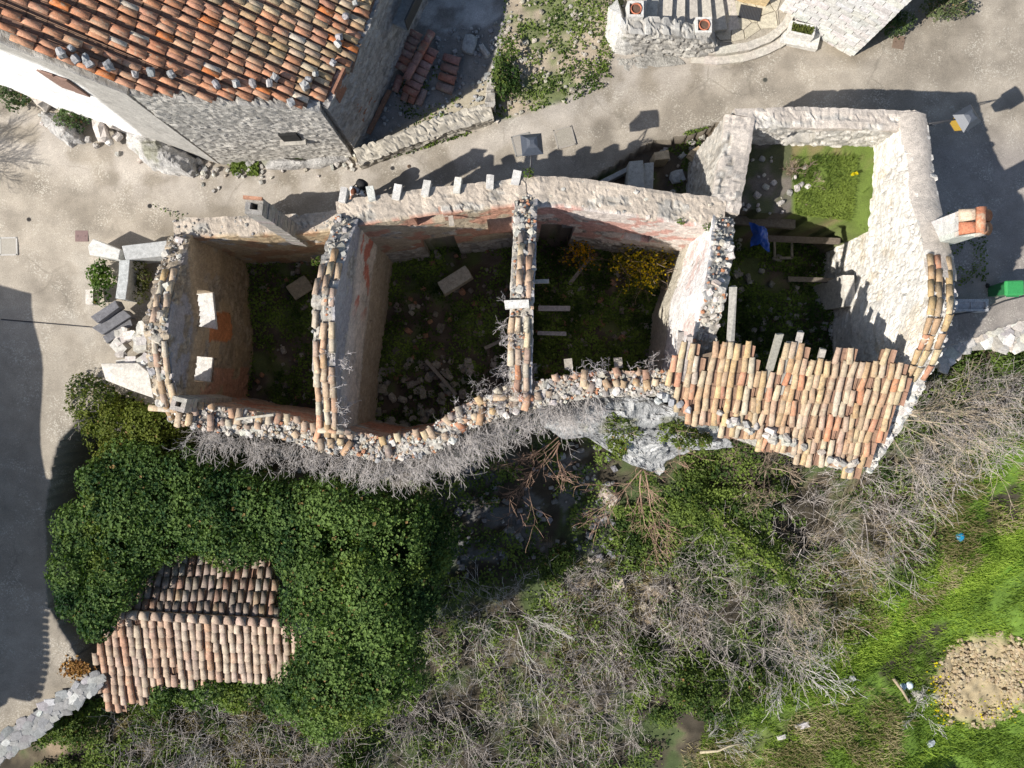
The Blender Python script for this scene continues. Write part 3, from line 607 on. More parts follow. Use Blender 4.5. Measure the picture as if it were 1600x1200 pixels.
def pinkw(sd, s, z, x, y, u, v_): return [(pn(s, z, 1, .2, .3)*ss(1.4, 1.6, z), (.72, .69, .67)), (pn(s, z, 3, .6, .66)*ss(1.4, 1.6, z), (.64, .52, .48)), (ss(1.5, 1.3, z), (.50, .46, .38))] if sd == -1 else []
DD = wall('dividing_wall', wp([(1131, 338, 3.85), (1127, 400, 4.7), (1117, 455, 5.4), (1103, 520, 4.9), (1083, 600, 4.3)]), .56, -1.9, east, seed=33, rag=.09, paint=pinkw, label='dividing wall with white plaster facing the broom bushes')
SE = wall('outer_wall', wp([(1058, 607, 4.05), (1120, 632, 3.95), (1220, 675, 3.7), (1330, 720, 3.35)]), .55, -5.0, east, seed=36, rag=.05, label='south wall under the remaining roof')
top_stones(DD, east, 40, .3, 5.2, (.08, .22), WHITE+LIME); top_gravel(DD, east, 260, WHITE+LIME+TERRA[:2])
top_stones(EW, east, 60, 5.2, 11, (.09, .26), WHITE, .95); top_gravel(EW, east, 320, WHITE, s0=5, spread=1.)
# smooth mortar capping on the northern run of the gable
b = MB()
for s in np.arange(.0, 5.0, .12):
    p, nn = at(EW, s); q, n2_ = at(EW, s+.13); hw = .33+.03*math.sin(s*3); hw += .05; V = [p+nn*hw+[0, 0, .02], q+n2_*hw+[0, 0, .02], q+n2_*.02+[0, 0, .2], p+nn*.02+[0, 0, .2], q-n2_*hw+[0, 0, .02], p-nn*hw+[0, 0, .02]]
    b.add(V, [A([[0, 1, 2, 3], [3, 2, 4, 5]])], A([.56, .50, .44])*(.9+.2*vn(A([s]), A([0.]), 2)[0]))
put('mortar_capping', b.mesh('mortar_capping', M_wall, True), east)
for off in (-.17, .10, .30): tiles_along(EW, east, 4.9, 8.0, -off, OCHRE+OCHRE+TERRA[4:5], 8.2, miss=.0, lift=.03)
RX0 = P(1200, 545, 6.0); RX0 = A([8.0, 2.1, 6.05]); RD = A([-.03, -1.0]); RS = .5
ROOF = [(1043, 640), (1048, 560), (1066, 540), (1082, 536), (1100, 575), (1112, 540), (1135, 528), (1172, 533), (1190, 575), (1210, 590), (1216, 575), (1228, 545), (1252, 540), (1262, 575), (1288, 553), (1315, 552), (1350, 560), (1372, 553), (1400, 556), (1418, 580), (1424, 592), (1336, 742), (1210, 700), (1096, 662)]
def colcol_(pal, amt, seed):
    def f(i, j, q):
        c = A(pal[int(TAB[seed][i & 255, 0]*len(pal))]); k = A(pal[int(rng.integers(len(pal)))]) if rng.random() < amt else c; return vary(c*.45+k*.55, .12)
    return f
ecol = colcol_(OCHRE+PALE, .65, 9)
lay_tiles(east, RX0, RD, RS, ROOF, .205, .40, lambda i, j, q: pick(TERRA) if rng.random() < .13 else ecol(i, j, q), miss=.05, rotj=.07, jit=.03, wav=.018)
deck = [(1060, 650), (1075, 560), (1120, 548), (1200, 585), (1290, 562), (1400, 566), (1408, 590), (1326, 725), (1210, 688), (1100, 652)]
quads_prism('roof_deck', [plane_pt(a, b_, RX0, RD, RS, -.07) for a, b_ in deck], .06, M_wood, east, (.20, .15, .11))
for px, py, L in ((1142, 512, 2.2), (1205, 568, 1.7), (1228, 575, 1.5), (1240, 560, 1.5), (1278, 575, 1.1), (1063, 556, 1.4), (1074, 560, 1.3)):
    c = plane_pt(px, py, RX0, RD, RS, -.05); boxo('rafter', c, .15, L, .12, M_wood, east, vary((.38, .35, .31)), rng.uniform(-.12, .12), .03, (math.atan(RS), 0))
for _ in range(34):
    u = rng.random(); px, py = 1130+u*205+rng.uniform(-6, 6), 655+u*78+rng.uniform(-12, 4); c = plane_pt(px, py, RX0, RD, RS, .12)
    d = rng.uniform(.12, .24); put('stone', STONES[int(rng.integers(10))], east, M=rmat(c, (d*1.2, d, d*.8)), color=pick(LIME))
for px, py in ((1050, 628), (1042, 622), (1062, 632), (1034, 618), (1075, 640), (1028, 626)):
    c = plane_pt(px, py, RX0, RD, RS, .1); put('stone', STONES[int(rng.integers(10))], east, M=rmat(c, (.24, .2, .17)), color=pick([(.33, .33, .34), (.42, .42, .42)]))
# terracotta capped chimney on the road side
cc = P(1500, 350, 5.6); chx, chy = 11.55, P(1500, 348, 6.2)[1]
ch3 = chimney(east, (chx, chy), .62, .62, -.1, 6.0, 0.05, (.55, .54, .52), 'rendered chimney under a little terracotta tile roof', .14)
for (a, o1, col) in ((0, .16, (.50, .20, .11)), (0, -.16, (.50, .24, .14)), (math.pi, .16, (.48, .19, .11)), (math.pi, -.16, (.56, .44, .33))):
    R = Matrix.Rotation(a, 3, 'Z'); p = Vector((chx, chy, 6.46))+R @ Vector((0.0, o1, 0)); x = R @ Vector((.8, 0, -.55)); put('chimney_tile', TILES[0], ch3, M=frame(p, x, (0, 0, 1), (.9, 1.5, 1.2)), color=col)
put('chimney_tile', TILES[0], ch3, M=frame((chx, chy-.32, 6.5), (0, 1, 0), (0, 0, 1), (1.3, 1.2, 1.2)), color=(.50, .21, .12))
for sx_ in (-.25, .25):
    for sy_ in (-.25, .25): boxo('chimney_pier', (chx+sx_, chy+sy_, 6.12), .12, .12, .3, M_piece, ch3, (.52, .47, .42))
# rotten floor beams across the pit, their colour darkened for shade, standing on the edge of the upper floor
for (x0, y0, x1, y1, z, w_) in ((1132, 325, 1238, 333, 1.6, .2), (1130, 342, 1240, 352, 1.4, .28), (1148, 318, 1240, 322, 1.7, .12), (1188, 372, 1310, 378, .9, .2), (1232, 436, 1322, 440, .7, .14)):
    p0, p1 = P(x0, y0, z), P(x1, y1, z-.1); boxo('beam', (p0+p1)/2, np.linalg.norm(p1-p0), w_, w_*.8, M_wood, east, vary((.17, .14, .115)), math.atan2(*(p1-p0)[1::-1]), .02)
p0 = P(1322, 455, 1.6); boxo('wall_stub', (p0[0], p0[1], .6), .35, .95, 2.4, M_wall if False else M_piece, east, (.58, .55, .49), .05, .05)

# ------------------------------------------------------------------ house with the red roof
house = thing('stone_house', 'stone house under a weathered red tile roof beside the lane', 'house', P(300, 100, 0))
HX0 = P(500, 165, 4.05); HD = A([.955, -.297]); HS = .46
HP = [(-30, 30), (60, 78), (200, 134), (330, 154), (420, 154), (502, 163), (594, -8), (625, -70), (-40, -70)]
def hcol(i, j, q):
    px, py = proj(q[None]); t = ss(300, 480, px[0]+(60-py[0])*.9) + .3*(vn(A([q[0]*.6]), A([q[1]*.6]), 3)[0]-.5)
    r = rng.random(); 
    if r < .04: return vary((.58, .20, .07), .05)
    if r < .075: return vary((.60, .52, .42), .05)
    return pick(OCHRE+PALE[:2]) if rng.random() < t*.8 else vary(TERRA[int(rng.integers(6))], .07)
lay_tiles(house, HX0, HD, HS, HP, .205, .44, hcol, miss=0, rotj=.018)
quads_prism('roof_deck', [plane_pt(a, b_, HX0, HD, HS, -.05) for a, b_ in ((-20, 30), (60, 70), (200, 126), (330, 146), (496, 156), (590, -10), (620, -60), (-20, -60))], .08, M_wood, house, (.24, .17, .12))
top = [plane_pt(a, b_, HX0, HD, HS, -.14) for a, b_ in ((-160, -40), (60, 79), (203, 139), (330, 156), (500, 167), (592, 0), (640, -95))]
def rubble(sd, s, z, x, y, u, v_): return [(pn(s, z, 1, .45, .56), (.42, .40, .36))] if sd == -1 else []
def whitew(sd, s, z, x, y, u, v_):
    px = 800+x*F/(H-z); py = 600-y*F/(H-z); ln = np.interp(px, [-200, 0, 60, 130, 210, 300], [-20, 77, 100, 135, 200, 290]) 
    return [(np.ones_like(z), (.40, .385, .36)), (ss(-3, 3, py-ln)*(px < 262), (.84, .83, .82))]
corner = P(345, 247, 0); B0 = P(550, 235, 0)
hw1 = wall('wall', [A([*P(-220, 62, 0)[:2], 10.2]), A([*P(0, 128, 0)[:2], 8.9]), A([*P(160, 187, 0)[:2], 7.5]), A([corner[0], corner[1], 5.75])], .4, -.4, house, seed=40, rag=.02, paint=lambda *a: whitew(*a), rel=.012, label='side wall with a whitewashed lower part')
hw2 = wall('wall', [A([corner[0], corner[1], 5.75]), A([(corner[0]+B0[0])/2, (corner[1]+B0[1])/2+.0, 4.85]), A([B0[0], B0[1], 4.0])], .4, -.4, house, seed=43, rag=.02, pal=((.36, .35, .33), (.58, .55, .50)), mortar=(.40, .375, .34), stone=(.24, .1), rel=.028, label='grey rubble wall facing the ruin')
C0 = P(604, 150, 0); D0 = P(655, 30, 0)
hw3 = wall('wall', [A([B0[0], B0[1], 3.95]), A([*P(575, 190, 0)[:2], 3.9]), A([*P(640, 40, 0)[:2], 3.7]), A([*P(690, -60, 0)[:2], 3.7])], .4, -.4, house, seed=46, rag=.02, pal=((.28, .27, .26), (.44, .42, .40)), mortar=(.38, .36, .34), rel=.04, label='shaded end wall above the courtyard')
for px, py, w_, h_ in ((90, 125, .32, 1.0), (112, 133, .32, 1.0)):
    c = P(px, py, 4.4); s_, _ = at(hw1, 4.0); t = A([hw1['cx'][-1]-hw1['cx'][-9], hw1['cy'][-1]-hw1['cy'][-9]]); an = math.atan2(t[1], t[0]); nrm = A([math.sin(an), -math.cos(an)])
    # put the shutter on the wall face: slide along the view until it meets the wall's plane
    base = A([corner[0], corner[1]])+nrm*.23; k = np.dot(base, nrm)/np.dot(P(px, py, 0)[:2], nrm); zz = H*(1-k) ; q = P(px, py, zz)
    boxo('shutter', (q[0]+nrm[0]*.03, q[1]+nrm[1]*.03, q[2]), .42, .05, 1.05, M_wood, house, (.25, .16, .13), an, .004)
def on_wall(px, py, w, off):
    t = A([w['cx'][-5]-w['cx'][5], w['cy'][-5]-w['cy'][5]]); t = t/np.hypot(*t); nrm = A([t[1], -t[0]]); base = A([w['cx'][len(w['cx'])//2], w['cy'][len(w['cx'])//2]])+nrm*off
    k = np.dot(base, nrm)/np.dot(P(px, py, 0)[:2], nrm); return P(px, py, H*(1-k)), math.atan2(t[1], t[0]), nrm
q, an, nrm = on_wall(453, 212, hw2, .21); boxo('window', q, .55, .16, .55, M_piece, house, (.03, .03, .03), an); boxo('window_sill', q-A([0, 0, .34])-A([*(-nrm*.06), 0]), .8, .25, .09, M_piece, house, (.45, .42, .37), an, .01)
for px, py, w_, h_, nme in ((530, 128, .75, .95, 'shutter'), (572, 165, .85, 1.6, 'door')):
    q, an, nrm = on_wall(px, py, hw3, .22); boxo(nme, q-A([0, 0, .25 if nme == 'shutter' else 0]), w_, .07, h_*(.8 if nme == 'shutter' else 1), M_wood, house, (.30, .15, .10), an, .004)
for a, b_ in (((620, 8), (652, 2)),):
    q, an, nrm = on_wall(632, 12, hw3, .35); boxo('balcony', q, 1.2, .8, .12, M_piece, house, (.34, .36, .36), an); boxo('balcony_rail', q+A([*nrm*.4, .35]), 1.2, .05, .6, M_metal, house, (.05, .05, .05), an)
pts = [(636, 118, 'a'), (673, 112, 'a'), (711, 116, 'a'), (803, 133, 0), (838, 128, 0), (870, 125, 0), (768, 103, 0)]
for px, py in ((211, 116), (236, 113), (268, 116), (338, 132), (369, 131), (395, 130), (421, 130), (430, 121), (476, 134), (482, 124), (493, 115), (455, 160), (520, 98), (530, 58), (528, 68), (540, 25), (555, 5), (170, 103), (134, 92), (112, 76), (140, 100), (118, 92), (95, 83)):
    c = plane_pt(px, py, HX0, HD, HS, .2); d = rng.uniform(.14, .22)
    put('stone', STONES[int(rng.integers(10))], None, M=rmat(c, (d*1.2, d, d*.9)), color=pick([(.30, .30, .31), (.36, .36, .36), (.42, .41, .40)]), label='small grey stone on the right hand edge of the red roof, above the courtyard wall' if px > 503 else 'small grey stone at the left end of the red roof edge, above the whitewashed wall' if px < 275 else 'small grey stone on the roof edge above the grey rubble wall', cat='stone', group='stones weighing down the red roof')

# ------------------------------------------------------------------ ivy-grown outbuilding
outb = thing('outbuilding', 'small tiled outbuilding almost swallowed by green ivy', 'outbuilding', P(310, 980, -4))
G0 = P(178, 958, -.5); G1 = P(442, 972, -.5); 
SP = [(150, 1030), (160, 961), (300, 968), (450, 977), (466, 984), (450, 1060), (395, 1062), (330, 1062), (240, 1072), (225, 1092), (165, 1108)]
NP = [(178, 954), (225, 900), (250, 868), (360, 862), (430, 866), (440, 972), (300, 968)]
def colcol(pal, amt, seed):
    def f(i, j, q):
        c = A(pal[int(TAB[seed][i & 255, 0]*len(pal))]); k = A(pal[int(rng.integers(len(pal)))]) if rng.random() < amt else c; return vary(c*.45+k*.55, .1)
    return f
gcol = colcol([(.46, .35, .27), (.41, .31, .24), (.48, .38, .30), (.45, .31, .23), (.39, .30, .24), (.49, .39, .31), (.46, .28, .19)], .4, 5)
GD_ = (G1-G0)/np.linalg.norm(G1-G0); GM = (G0+G1)/2; GM[2] = -.55; DS_, DN_ = (GD_[1], -GD_[0]), (-GD_[1], GD_[0])
lay_tiles(outb, GM, DS_, .34, SP, .272, .42, gcol, miss=.015, rotj=.045, jit=.025)
lay_tiles(outb, GM, DN_, .34, NP, .272, .42, lambda i, j, q: pick([A(c)*.85 for c in GREYT+GREYT+OCHRE[5:]]), miss=.02, rotj=.045, jit=.025)
gd = G1-G0; gl = np.linalg.norm(gd); n = 14
for i in range(n):
    p = G0+gd*(i/n); p[2] = -.43; put('ridge_tile', TILES[0], outb, M=frame(p, gd, (0, 0, 1), (gl/n/.42, 1.6, 1.5)), color=pick([(.46, .33, .25), (.42, .31, .24), (.48, .37, .29)]))
for poly_, d_ in ((SP, DS_), (NP, DN_)):
    X0 = GM-A([0, 0, .07]); quads_prism('roof_deck', [plane_pt(a*.96+310*.04, b_*.97+975*.03, X0, d_, .34) for a, b_ in poly_], .08, M_wood, outb, (.16, .12, .10))
ow = [P(168, 1090, -2.), P(455, 1055, -2.), P(432, 880, -2.), P(240, 880, -2.)]
for i in range(4):
    a, b_ = ow[i].copy(), ow[(i+1) % 4].copy(); wall('wall', [a, b_], .4, -5.2, outb, seed=50+i, rag=.02)

# ------------------------------------------------------------------ white stone building and stair at the top of the picture
wb = thing('stone_building', 'white coursed stone building with large pale blocks at the road bend', 'building', P(1300, 30, 0))
a0, a1 = P(1216, 16, 0)[:2], P(1334, 84, 0)[:2]; tv = a1-a0; LW = np.hypot(*tv); tv /= LW; nv = A([tv[1], -tv[0]]); ang = math.atan2(tv[1], tv[0])
back = 7.; core = [a0+nv*.098, a1+nv*.098-tv*.03, a1-tv*.03-nv*back, a0-nv*back]
quads_prism('wall_core', [A([*c, 5.6]) for c in core], (-.3,), M_piece, wb, (.36, .34, .31))
z = -.15; ci = 0
while z < 4.4:
    hgt = rng.uniform(.17, .26); s = -rng.uniform(0, .25)
    while s < LW-.05:
        ln = rng.uniform(.24, .62); e = min(s+ln, LW+.02); c = a0+tv*((max(s, 0)+e)/2)
        if e-max(s, 0) > .06:
            M = Matrix.Rotation(ang, 4, 'Z') @ Matrix.Diagonal(((e-max(s, 0)-.010), .30, (hgt-.010), 1)); M.translation = Vector((c[0]-nv[0]*.02+nv[0]*rng.uniform(0.008, .02), c[1]-nv[1]*.02+nv[1]*rng.uniform(0.008, .02), z+hgt/2)); put('block', BLOCKS[int(rng.integers(6))], wb, M=M, color=vary((.56, .55, .53), .13))
        s += ln
    z += hgt
for i in range(24):
    hgt = .22; c = a1-nv*(.3+.0*i); M = Matrix.Rotation(ang, 4, 'Z') @ Matrix.Diagonal((.2, .6, .21, 1)); M.translation = Vector((c[0]-tv[0]*.06, c[1]-tv[1]*.06, -.05+i*.225)); put('quoin', BLOCKS[i % 6], wb, M=M, color=vary((.62, .61, .59), .06))
# stair
stair = thing('stone_stair', 'outdoor stone stair with worn pale treads beside a rubble parapet', 'stairs', P(1070, 20, 0))
tops = [(1136, .32), (1118, .5), (1099, .68), (1078, .86), (1059, 1.04), (1040, 1.22), (1018, 1.40), (1000, 1.58)]
for i, (px, z) in enumerate(tops):
    c = P(px, 8, z); x0 = c[0]; w_ = .42; an = .06+.05*i
    boxo('step', (x0, c[1]+.25, z/2-.1), w_+.06, 2.2-.03*i, z+.2, M_piece, stair, vary((.50, .46, .40), .07), -an+.25, .012, bev=.015)
PW = wall('parapet', wp([(974, 30, 1.7), (985, 40, 1.75), (1040, 42, 1.65), (1100, 52, 1.35), (1118, 58, .9)]), .42, -.2, stair, seed=60, rag=.03, pal=((.36, .35, .33), (.52, .50, .46)), mortar=(.34, .32, .29), rel=.07, stone=(.34, .2))
for px, py, z in ((992, 17, 1.8), (1098, 42, 1.5)):
    c = P(px, py, z); b = MB()
    for (ox, oy, wx, wy) in ((0, .21, .5, .07), (0, -.21, .5, .07), (.215, 0, .07, .35), (-.215, 0, .07, .35)): b.add(*box((ox, oy, -.08), wx, wy, .42, 0, .004), (.66, .64, .6))
    b.add(*box((0, 0, -.24), .42, .42, .06), (.25, .22, .18))
    lab = ('white square stone planter at the top of the stair parapet', 'terracotta pot of bare soil in the upper stone planter') if px < 1000 else ('white square stone planter at the lower end of the stair parapet', 'terracotta pot of bare soil in the lower stone planter')
    put('stone_planter', b.mesh('stone_planter', M_wall), None, loc=c, label=lab[0], cat='planter', group='planters on the stair parapet')
    pot = thing('flower_pot', lab[1], 'flower pot', c+A([.02, 0, -.18]), 'terracotta pots on the stair')
    V = []; k = 18; prof = [(.11, 0), (.15, .28), (.175, .28), (.175, .34), (.15, .34), (.14, .27)]; an = np.arange(k)*2*math.pi/k
    V = np.vstack([np.stack([r*np.cos(an), r*np.sin(an), 0*an+h], 1) for r, h in prof]); Qd = [[i*k+j, i*k+(j+1) % k, (i+1)*k+(j+1) % k, (i+1)*k+j] for i in range(5) for j in range(k)]
    put('pot', mk_mesh('pot', V, [A(Qd)], None, M_piece, True), pot, loc=c+A([.02, 0, -.18]), color=(.48, .17, .10))
    V2 = np.stack([.142*np.cos(an), .142*np.sin(an), 0*an+.29+rng.uniform(-.01, .01, k)], 1); V2 = np.vstack([V2, [[0, 0, .31]]]); put('soil', mk_mesh('soil', V2, [A([[j, (j+1) % k, k] for j in range(k)])], None, M_piece, True), pot, loc=c+A([.02, 0, -.18]), color=(.14, .085, .06))
# paved landing of irregular flags with two curved kerbs
land = thing('stone_landing', 'curved landing of irregular beige flagstones at the foot of the stair', 'landing', P(1190, 50, 0))
out1 = [(1100, 78), (1130, 78), (1170, 72), (1205, 58), (1226, 40), (1236, 22), (1240, -20), (1140, -20), (1110, 40)]
out2 = [(1080, 92), (1120, 95), (1165, 90), (1205, 76), (1232, 60), (1246, 42), (1246, 0), (1220, -20), (1120, 0), (1090, 70)]
quads_prism('lower_step', [P(a, b_, .16) for a, b_ in out2], .4, M_piece, land, (.46, .42, .36)); quads_prism('landing_bed', [P(a, b_, .29) for a, b_ in out1], .25, M_piece, land, (.36, .32, .26))
seeds = []
for _ in range(4000):
    x, y = rng.uniform(1095, 1242), rng.uniform(-18, 78)
    if inpoly([x], [y], out1)[0] and all((x-a)**2+(y-b_)**2 > 19**2 for a, b_ in seeds): seeds.append((x, y))
for (a, b_) in seeds:
    pg = [(a+24*math.cos(t), b_+24*math.sin(t)) for t in np.linspace(0, 2*math.pi, 24, endpoint=False)]
    for (c_, d_) in seeds:
        if (c_, d_) != (a, b_) and (a-c_)**2+(b_-d_)**2 < 60**2:
            mx, my = (a+c_)/2, (b_+d_)/2; nx_, ny_ = c_-a, d_-b_; ln = math.hypot(nx_, ny_); nx_ /= ln; ny_ /= ln; mx -= nx_*.9; my -= ny_*.9; o_ = []
            for i in range(len(pg)):
                p, q = pg[i], pg[(i+1) % len(pg)]; dp = (p[0]-mx)*nx_+(p[1]-my)*ny_; dq = (q[0]-mx)*nx_+(q[1]-my)*ny_
                if dp <= 0: o_.append(p)
                if (dp < 0) != (dq < 0): t = dp/(dp-dq); o_.append((p[0]+(q[0]-p[0])*t, p[1]+(q[1]-p[1])*t))
            pg = o_
            if len(pg) < 3: break
    pg = [q for q in pg if inpoly([q[0]], [q[1]], [(1096, 80), (1130, 82), (1172, 75), (1210, 60), (1232, 40), (1240, 22), (1246, -22), (1136, -22), (1106, 40)])[0]]
    if len(pg) >= 3: quads_prism('flagstone', [P(x, y, .325+rng.uniform(0, .0)) for x, y in pg], .06, M_piece, land, vary((.50, .45, .35), .1))
for i, t in enumerate(np.linspace(0, 1, 10)[:-1]):
    for pl, z in ((out1[:6], .34), (out2[:6], .19)):
        P2 = A([P(a, b_, z)[:2] for a, b_ in pl]); LL = np.r_[0, np.cumsum(np.hypot(*np.diff(P2, axis=0).T))]; s0, s1 = LL[-1]*t, LL[-1]*(t+1/9); q0 = A([np.interp(s0, LL, P2[:, k]) for k in (0, 1)]); q1 = A([np.interp(s1, LL, P2[:, k]) for k in (0, 1)])
        m_ = (q0+q1)/2; boxo('kerbstone', (m_[0], m_[1], z-.1), np.hypot(*(q1-q0))+.02, .26, .22, M_piece, land, vary((.52, .48, .42), .06), math.atan2(*(q1-q0)[::-1]), .006)
c = P(1172, 20, .36); gr = thing('doormat', 'dark grey ribbed mat on the beige flagstones by the doorway', 'doormat', c)
for i in range(14): boxo('bar', c+A([(-.33+i*.05)*math.cos(.2), (.33-i*.05)*math.sin(.2)*1.0, .01]), .022, .42, .02, M_metal, gr, (.06, .065, .075), -.2)
boxo('backing', c, .72, .44, .012, M_metal, gr, (.035, .035, .04), -.2)
boxo('doorway', P(1180, -8, .6), .95, .3, 1.0, M_piece, wb, (.62, .48, .28), -.2)
boxo('pilaster', A([*(a0+tv*.08), 2.2])+A([*nv*.1, 0]), .2, .1, 5, M_piece, wb, (.66, .64, .6), ang, .01)
# planter with greenery against the white wall
c = P(1250, 50, .35); pl = thing('planter', 'white stone trough of low green plants against the white building', 'planter', c); b = MB()
for (ox, oy, wx, wy) in ((0, .17, .85, .07), (0, -.17, .85, .07), (.39, 0, .07, .28), (-.39, 0, .07, .28)): b.add(*box((ox, oy, 0), wx, wy, .4, 0, .006), (.66, .64, .6))
b.add(*box((0, 0, .1), .75, .3, .04), (.1, .07, .05)); o = put('trough', b.mesh('trough', M_wall), pl, loc=c); o.rotation_euler.z = -.22
n = 500; C = np.stack([rng.uniform(-.36, .36, n), rng.uniform(-.13, .13, n), rng.uniform(.1, .26, n)], 1); Nn = rng.normal(size=(n, 3))*.6+[0, 0, 1]
V, q, cl = leaves(C, Nn, rng.uniform(.04, .08, n), L3((.06, .08, .02), (.14, .15, .04), rng.random(n))); o = put('plants', mk_mesh('plants', V, q, cl, M_leaf), pl, loc=c); o.rotation_euler.z = -.22
boxo('plinth', P(1250, 60, .12)-A([0, -.05, 0]), 1.3, .7, .22, M_piece, wb, (.60, .58, .54), -.2, .03)

# ------------------------------------------------------------------ rock outcrops
def rock(name, outline, ze, zp, zb, label=None, cat='rock', seed=0, rough=.3, parent=None, pal=((.36, .35, .34), (.62, .60, .57)), rings=26, nseg=90, peak=None, kind=None):
    """rounded outcrop inside an outline given at height ze (number or function of pixel), rising to zp, with sides down to zb"""
    o = A(outline, float); n = len(o); L = np.r_[0, np.cumsum(np.hypot(*(np.roll(o, -1, 0)-o).T))]; t = np.linspace(0, L[-1], nseg, endpoint=False); oo = np.vstack([o, o[:1]])
    bx = np.interp(t, L, oo[:, 0]); by = np.interp(t, L, oo[:, 1]); c = A(peak) if peak else o.mean(0); V = []; fz = ze if callable(ze) else (lambda x, y: ze+0*x); pz = zp if callable(zp) else (lambda x, y: zp+0*x)
    def put_ring(r, f, zfix=None):
        x = c[0]+(bx-c[0])*r; y = c[1]+(by-c[1])*r; z = fz(bx, by)*(1-f)+pz(x, y)*f if zfix is None else zfix+0*x
        k = (H-(fz(bx, by) if zfix is not None else z))/F; V.append(np.stack([(x-800)*k, -(y-600)*k, z], 1))
    for d in np.linspace(1, 0, 8)[:-1]:
        put_ring(1.0, 0, None); V[-1][:, 2] = V[-1][:, 2]*(1-d)+zb*d; V[-1][:, :2] *= 1
    for r in np.linspace(1, .02, rings): put_ring(r, 1-r**1.8)
    V = np.vstack(V); m = len(V)//nseg
    f1 = fbm3(V, 1.1, seed, 4)-.5; f2 = np.abs(fbm3(V, 2.6, seed+7, 4)-.5); f3 = fbm3(V, 7, seed+13, 3)-.5
    rid, ed = voro(V[:, 0]*1.2+V[:, 2]*.5+f1*1.2, V[:, 1]*1.2+V[:, 2]*.7+f1, .55, .4, seed)
    cr = ss(.0, .06, ed); cr = 1-(1-cr)*ss(.5, .62, fbm3(V, 1.3, seed+3, 3)); d = (f1*1.5-f2*2.2+f3*.5)*rough+(cr-1)*rough*.25+(rid-.5)*rough*.12
    ctr = V.mean(0); nn = V-A([ctr[0], ctr[1], zb]); nn = nn*A([1, 1, .8]); nn /= np.linalg.norm(nn, axis=1, keepdims=True); V = V+nn*d[:, None]
    col = L3(pal[0], pal[1], np.clip(.55+f1*2.2-f2*1.5+(rid-.5)*.5, 0, 1)); col = col*(.45+.55*cr[:, None])
    mo = ss(.60, .68, fbm3(V, 1.7, seed+21, 3)); col = col+(A([.17, .17, .09])-col)*(mo*.6)[:, None]
    Q = A([[i*nseg+j, i*nseg+(j+1) % nseg, (i+1)*nseg+(j+1) % nseg, (i+1)*nseg+j] for i in range(m-1) for j in range(nseg)])
    return put(name, mk_mesh(name, V, [Q], col, M_rock, False), parent, label=label, cat=cat if label else None, kind=kind)
cl = lambda x, y: np.interp(y, [600, 640, 690, 745], [3.2, 2.6, 1.2, -.6])
rock('cliff', [(838, 628), (925, 622), (1010, 620), (1060, 640), (1130, 668), (1150, 700), (1085, 704), (1052, 720), (1030, 742), (985, 726), (925, 688), (905, 680), (880, 688), (850, 668)], cl, lambda x, y: cl(x, y)+.45, -5.6, 'big white limestone outcrop under the south wall of the ruin', 'rock', 3, .55, pal=((.24, .245, .25), (.54, .54, .535)), nseg=150, rings=40)
rock('outcrop', [(62, 172), (95, 175), (125, 195), (128, 222), (108, 228), (84, 215), (62, 190)], .25, .75, -.3, 'pale jagged rock at the foot of the whitewashed wall between two shrubs', 'rock', 9, .22)
rock('outcrop', [(195, 205), (235, 200), (275, 222), (305, 248), (300, 275), (265, 268), (235, 262), (215, 245), (198, 230)], .3, .9, -.3, 'large streaked grey outcrop beside the lane under the house corner', 'rock', 15, .26)
rock('outcrop', [(405, 250), (425, 244), (470, 248), (540, 238), (548, 250), (500, 262), (450, 266), (415, 264)], .1, .4, -.3, 'low flat rock ledge along the foot of the grey rubble wall', 'rock', 21, .14)
rock('outcrop', [(900, 60), (930, 30), (950, 45), (975, 75), (1060, 88), (1070, 100), (1000, 108), (955, 118), (925, 125), (900, 95)], .2, .35, -.2, 'grey bedrock at the foot of the stair parapet', 'rock', 27, .3, pal=((.28, .27, .25), (.46, .44, .40)))
rock('whitewashed_buttress', [(948, 10), (964, -4), (978, 30), (984, 62), (1000, 80), (978, 86), (958, 84), (944, 60)], .4, 1.9, -.2, 'white plastered sloping end of the stair parapet', 'buttress', 31, .05, pal=((.72, .70, .66), (.80, .78, .74)), peak=(972, 26))
def lone(px, py, z, sc, col, label, rot=None, cat='stone', group=None, mesh=None, name='stone'):
    c = onpx(px, py) if z is None else P(px, py, z); c = c+A([0, 0, sc[2]*.3])
    return put(name, mesh or STONES[int(rng.integers(10))], None, M=rmat(c, sc, rot if rot is not None else (rng.uniform(-.2, .2), rng.uniform(-.2, .2), rng.uniform(0, 6))), color=vary(col, .06), label=label, cat=cat, group=group)
lone(72, 157, .3, (.62, .6, .5), (.55, .49, .43), 'rounded beige boulder just right of the upper rosemary bush')
lone(163, 205, .35, (.45, .8, .5), (.58, .53, .48), 'upright pale cut block beside the lower rosemary bush', (0, .1, .2))
lone(180, 192, .45, (.42, .5, .45), (.55, .50, .45), 'squarish pale block behind the upright cut block')
lone(172, 222, .3, (.3, .22, .25), (.62, .60, .57), 'small white stone in front of the upright cut block')
lone(186, 215, .3, (.24, .3, .25), (.50, .46, .42), 'small tan stone against the streaked outcrop')
lone(733, 72, .15, (.62, .48, .3), (.34, .36, .36), 'flat grey stone behind the stacked roof tiles')
lone(757, 80, .15, (.2, .55, .2), (.44, .43, .41), 'long narrow pale stone right of the flat grey stone', (0, 0, .6))
lone(1058, 276, -.4, (.55, .45, .2), (.42, .43, .43), 'flat grey slab lying in the shaded yard', (.2, 0, .3))
lone(1086, 244, -.1, (.5, .45, .4), (.46, .36, .24), 'tan boulder in the sunlit corner of the yard')

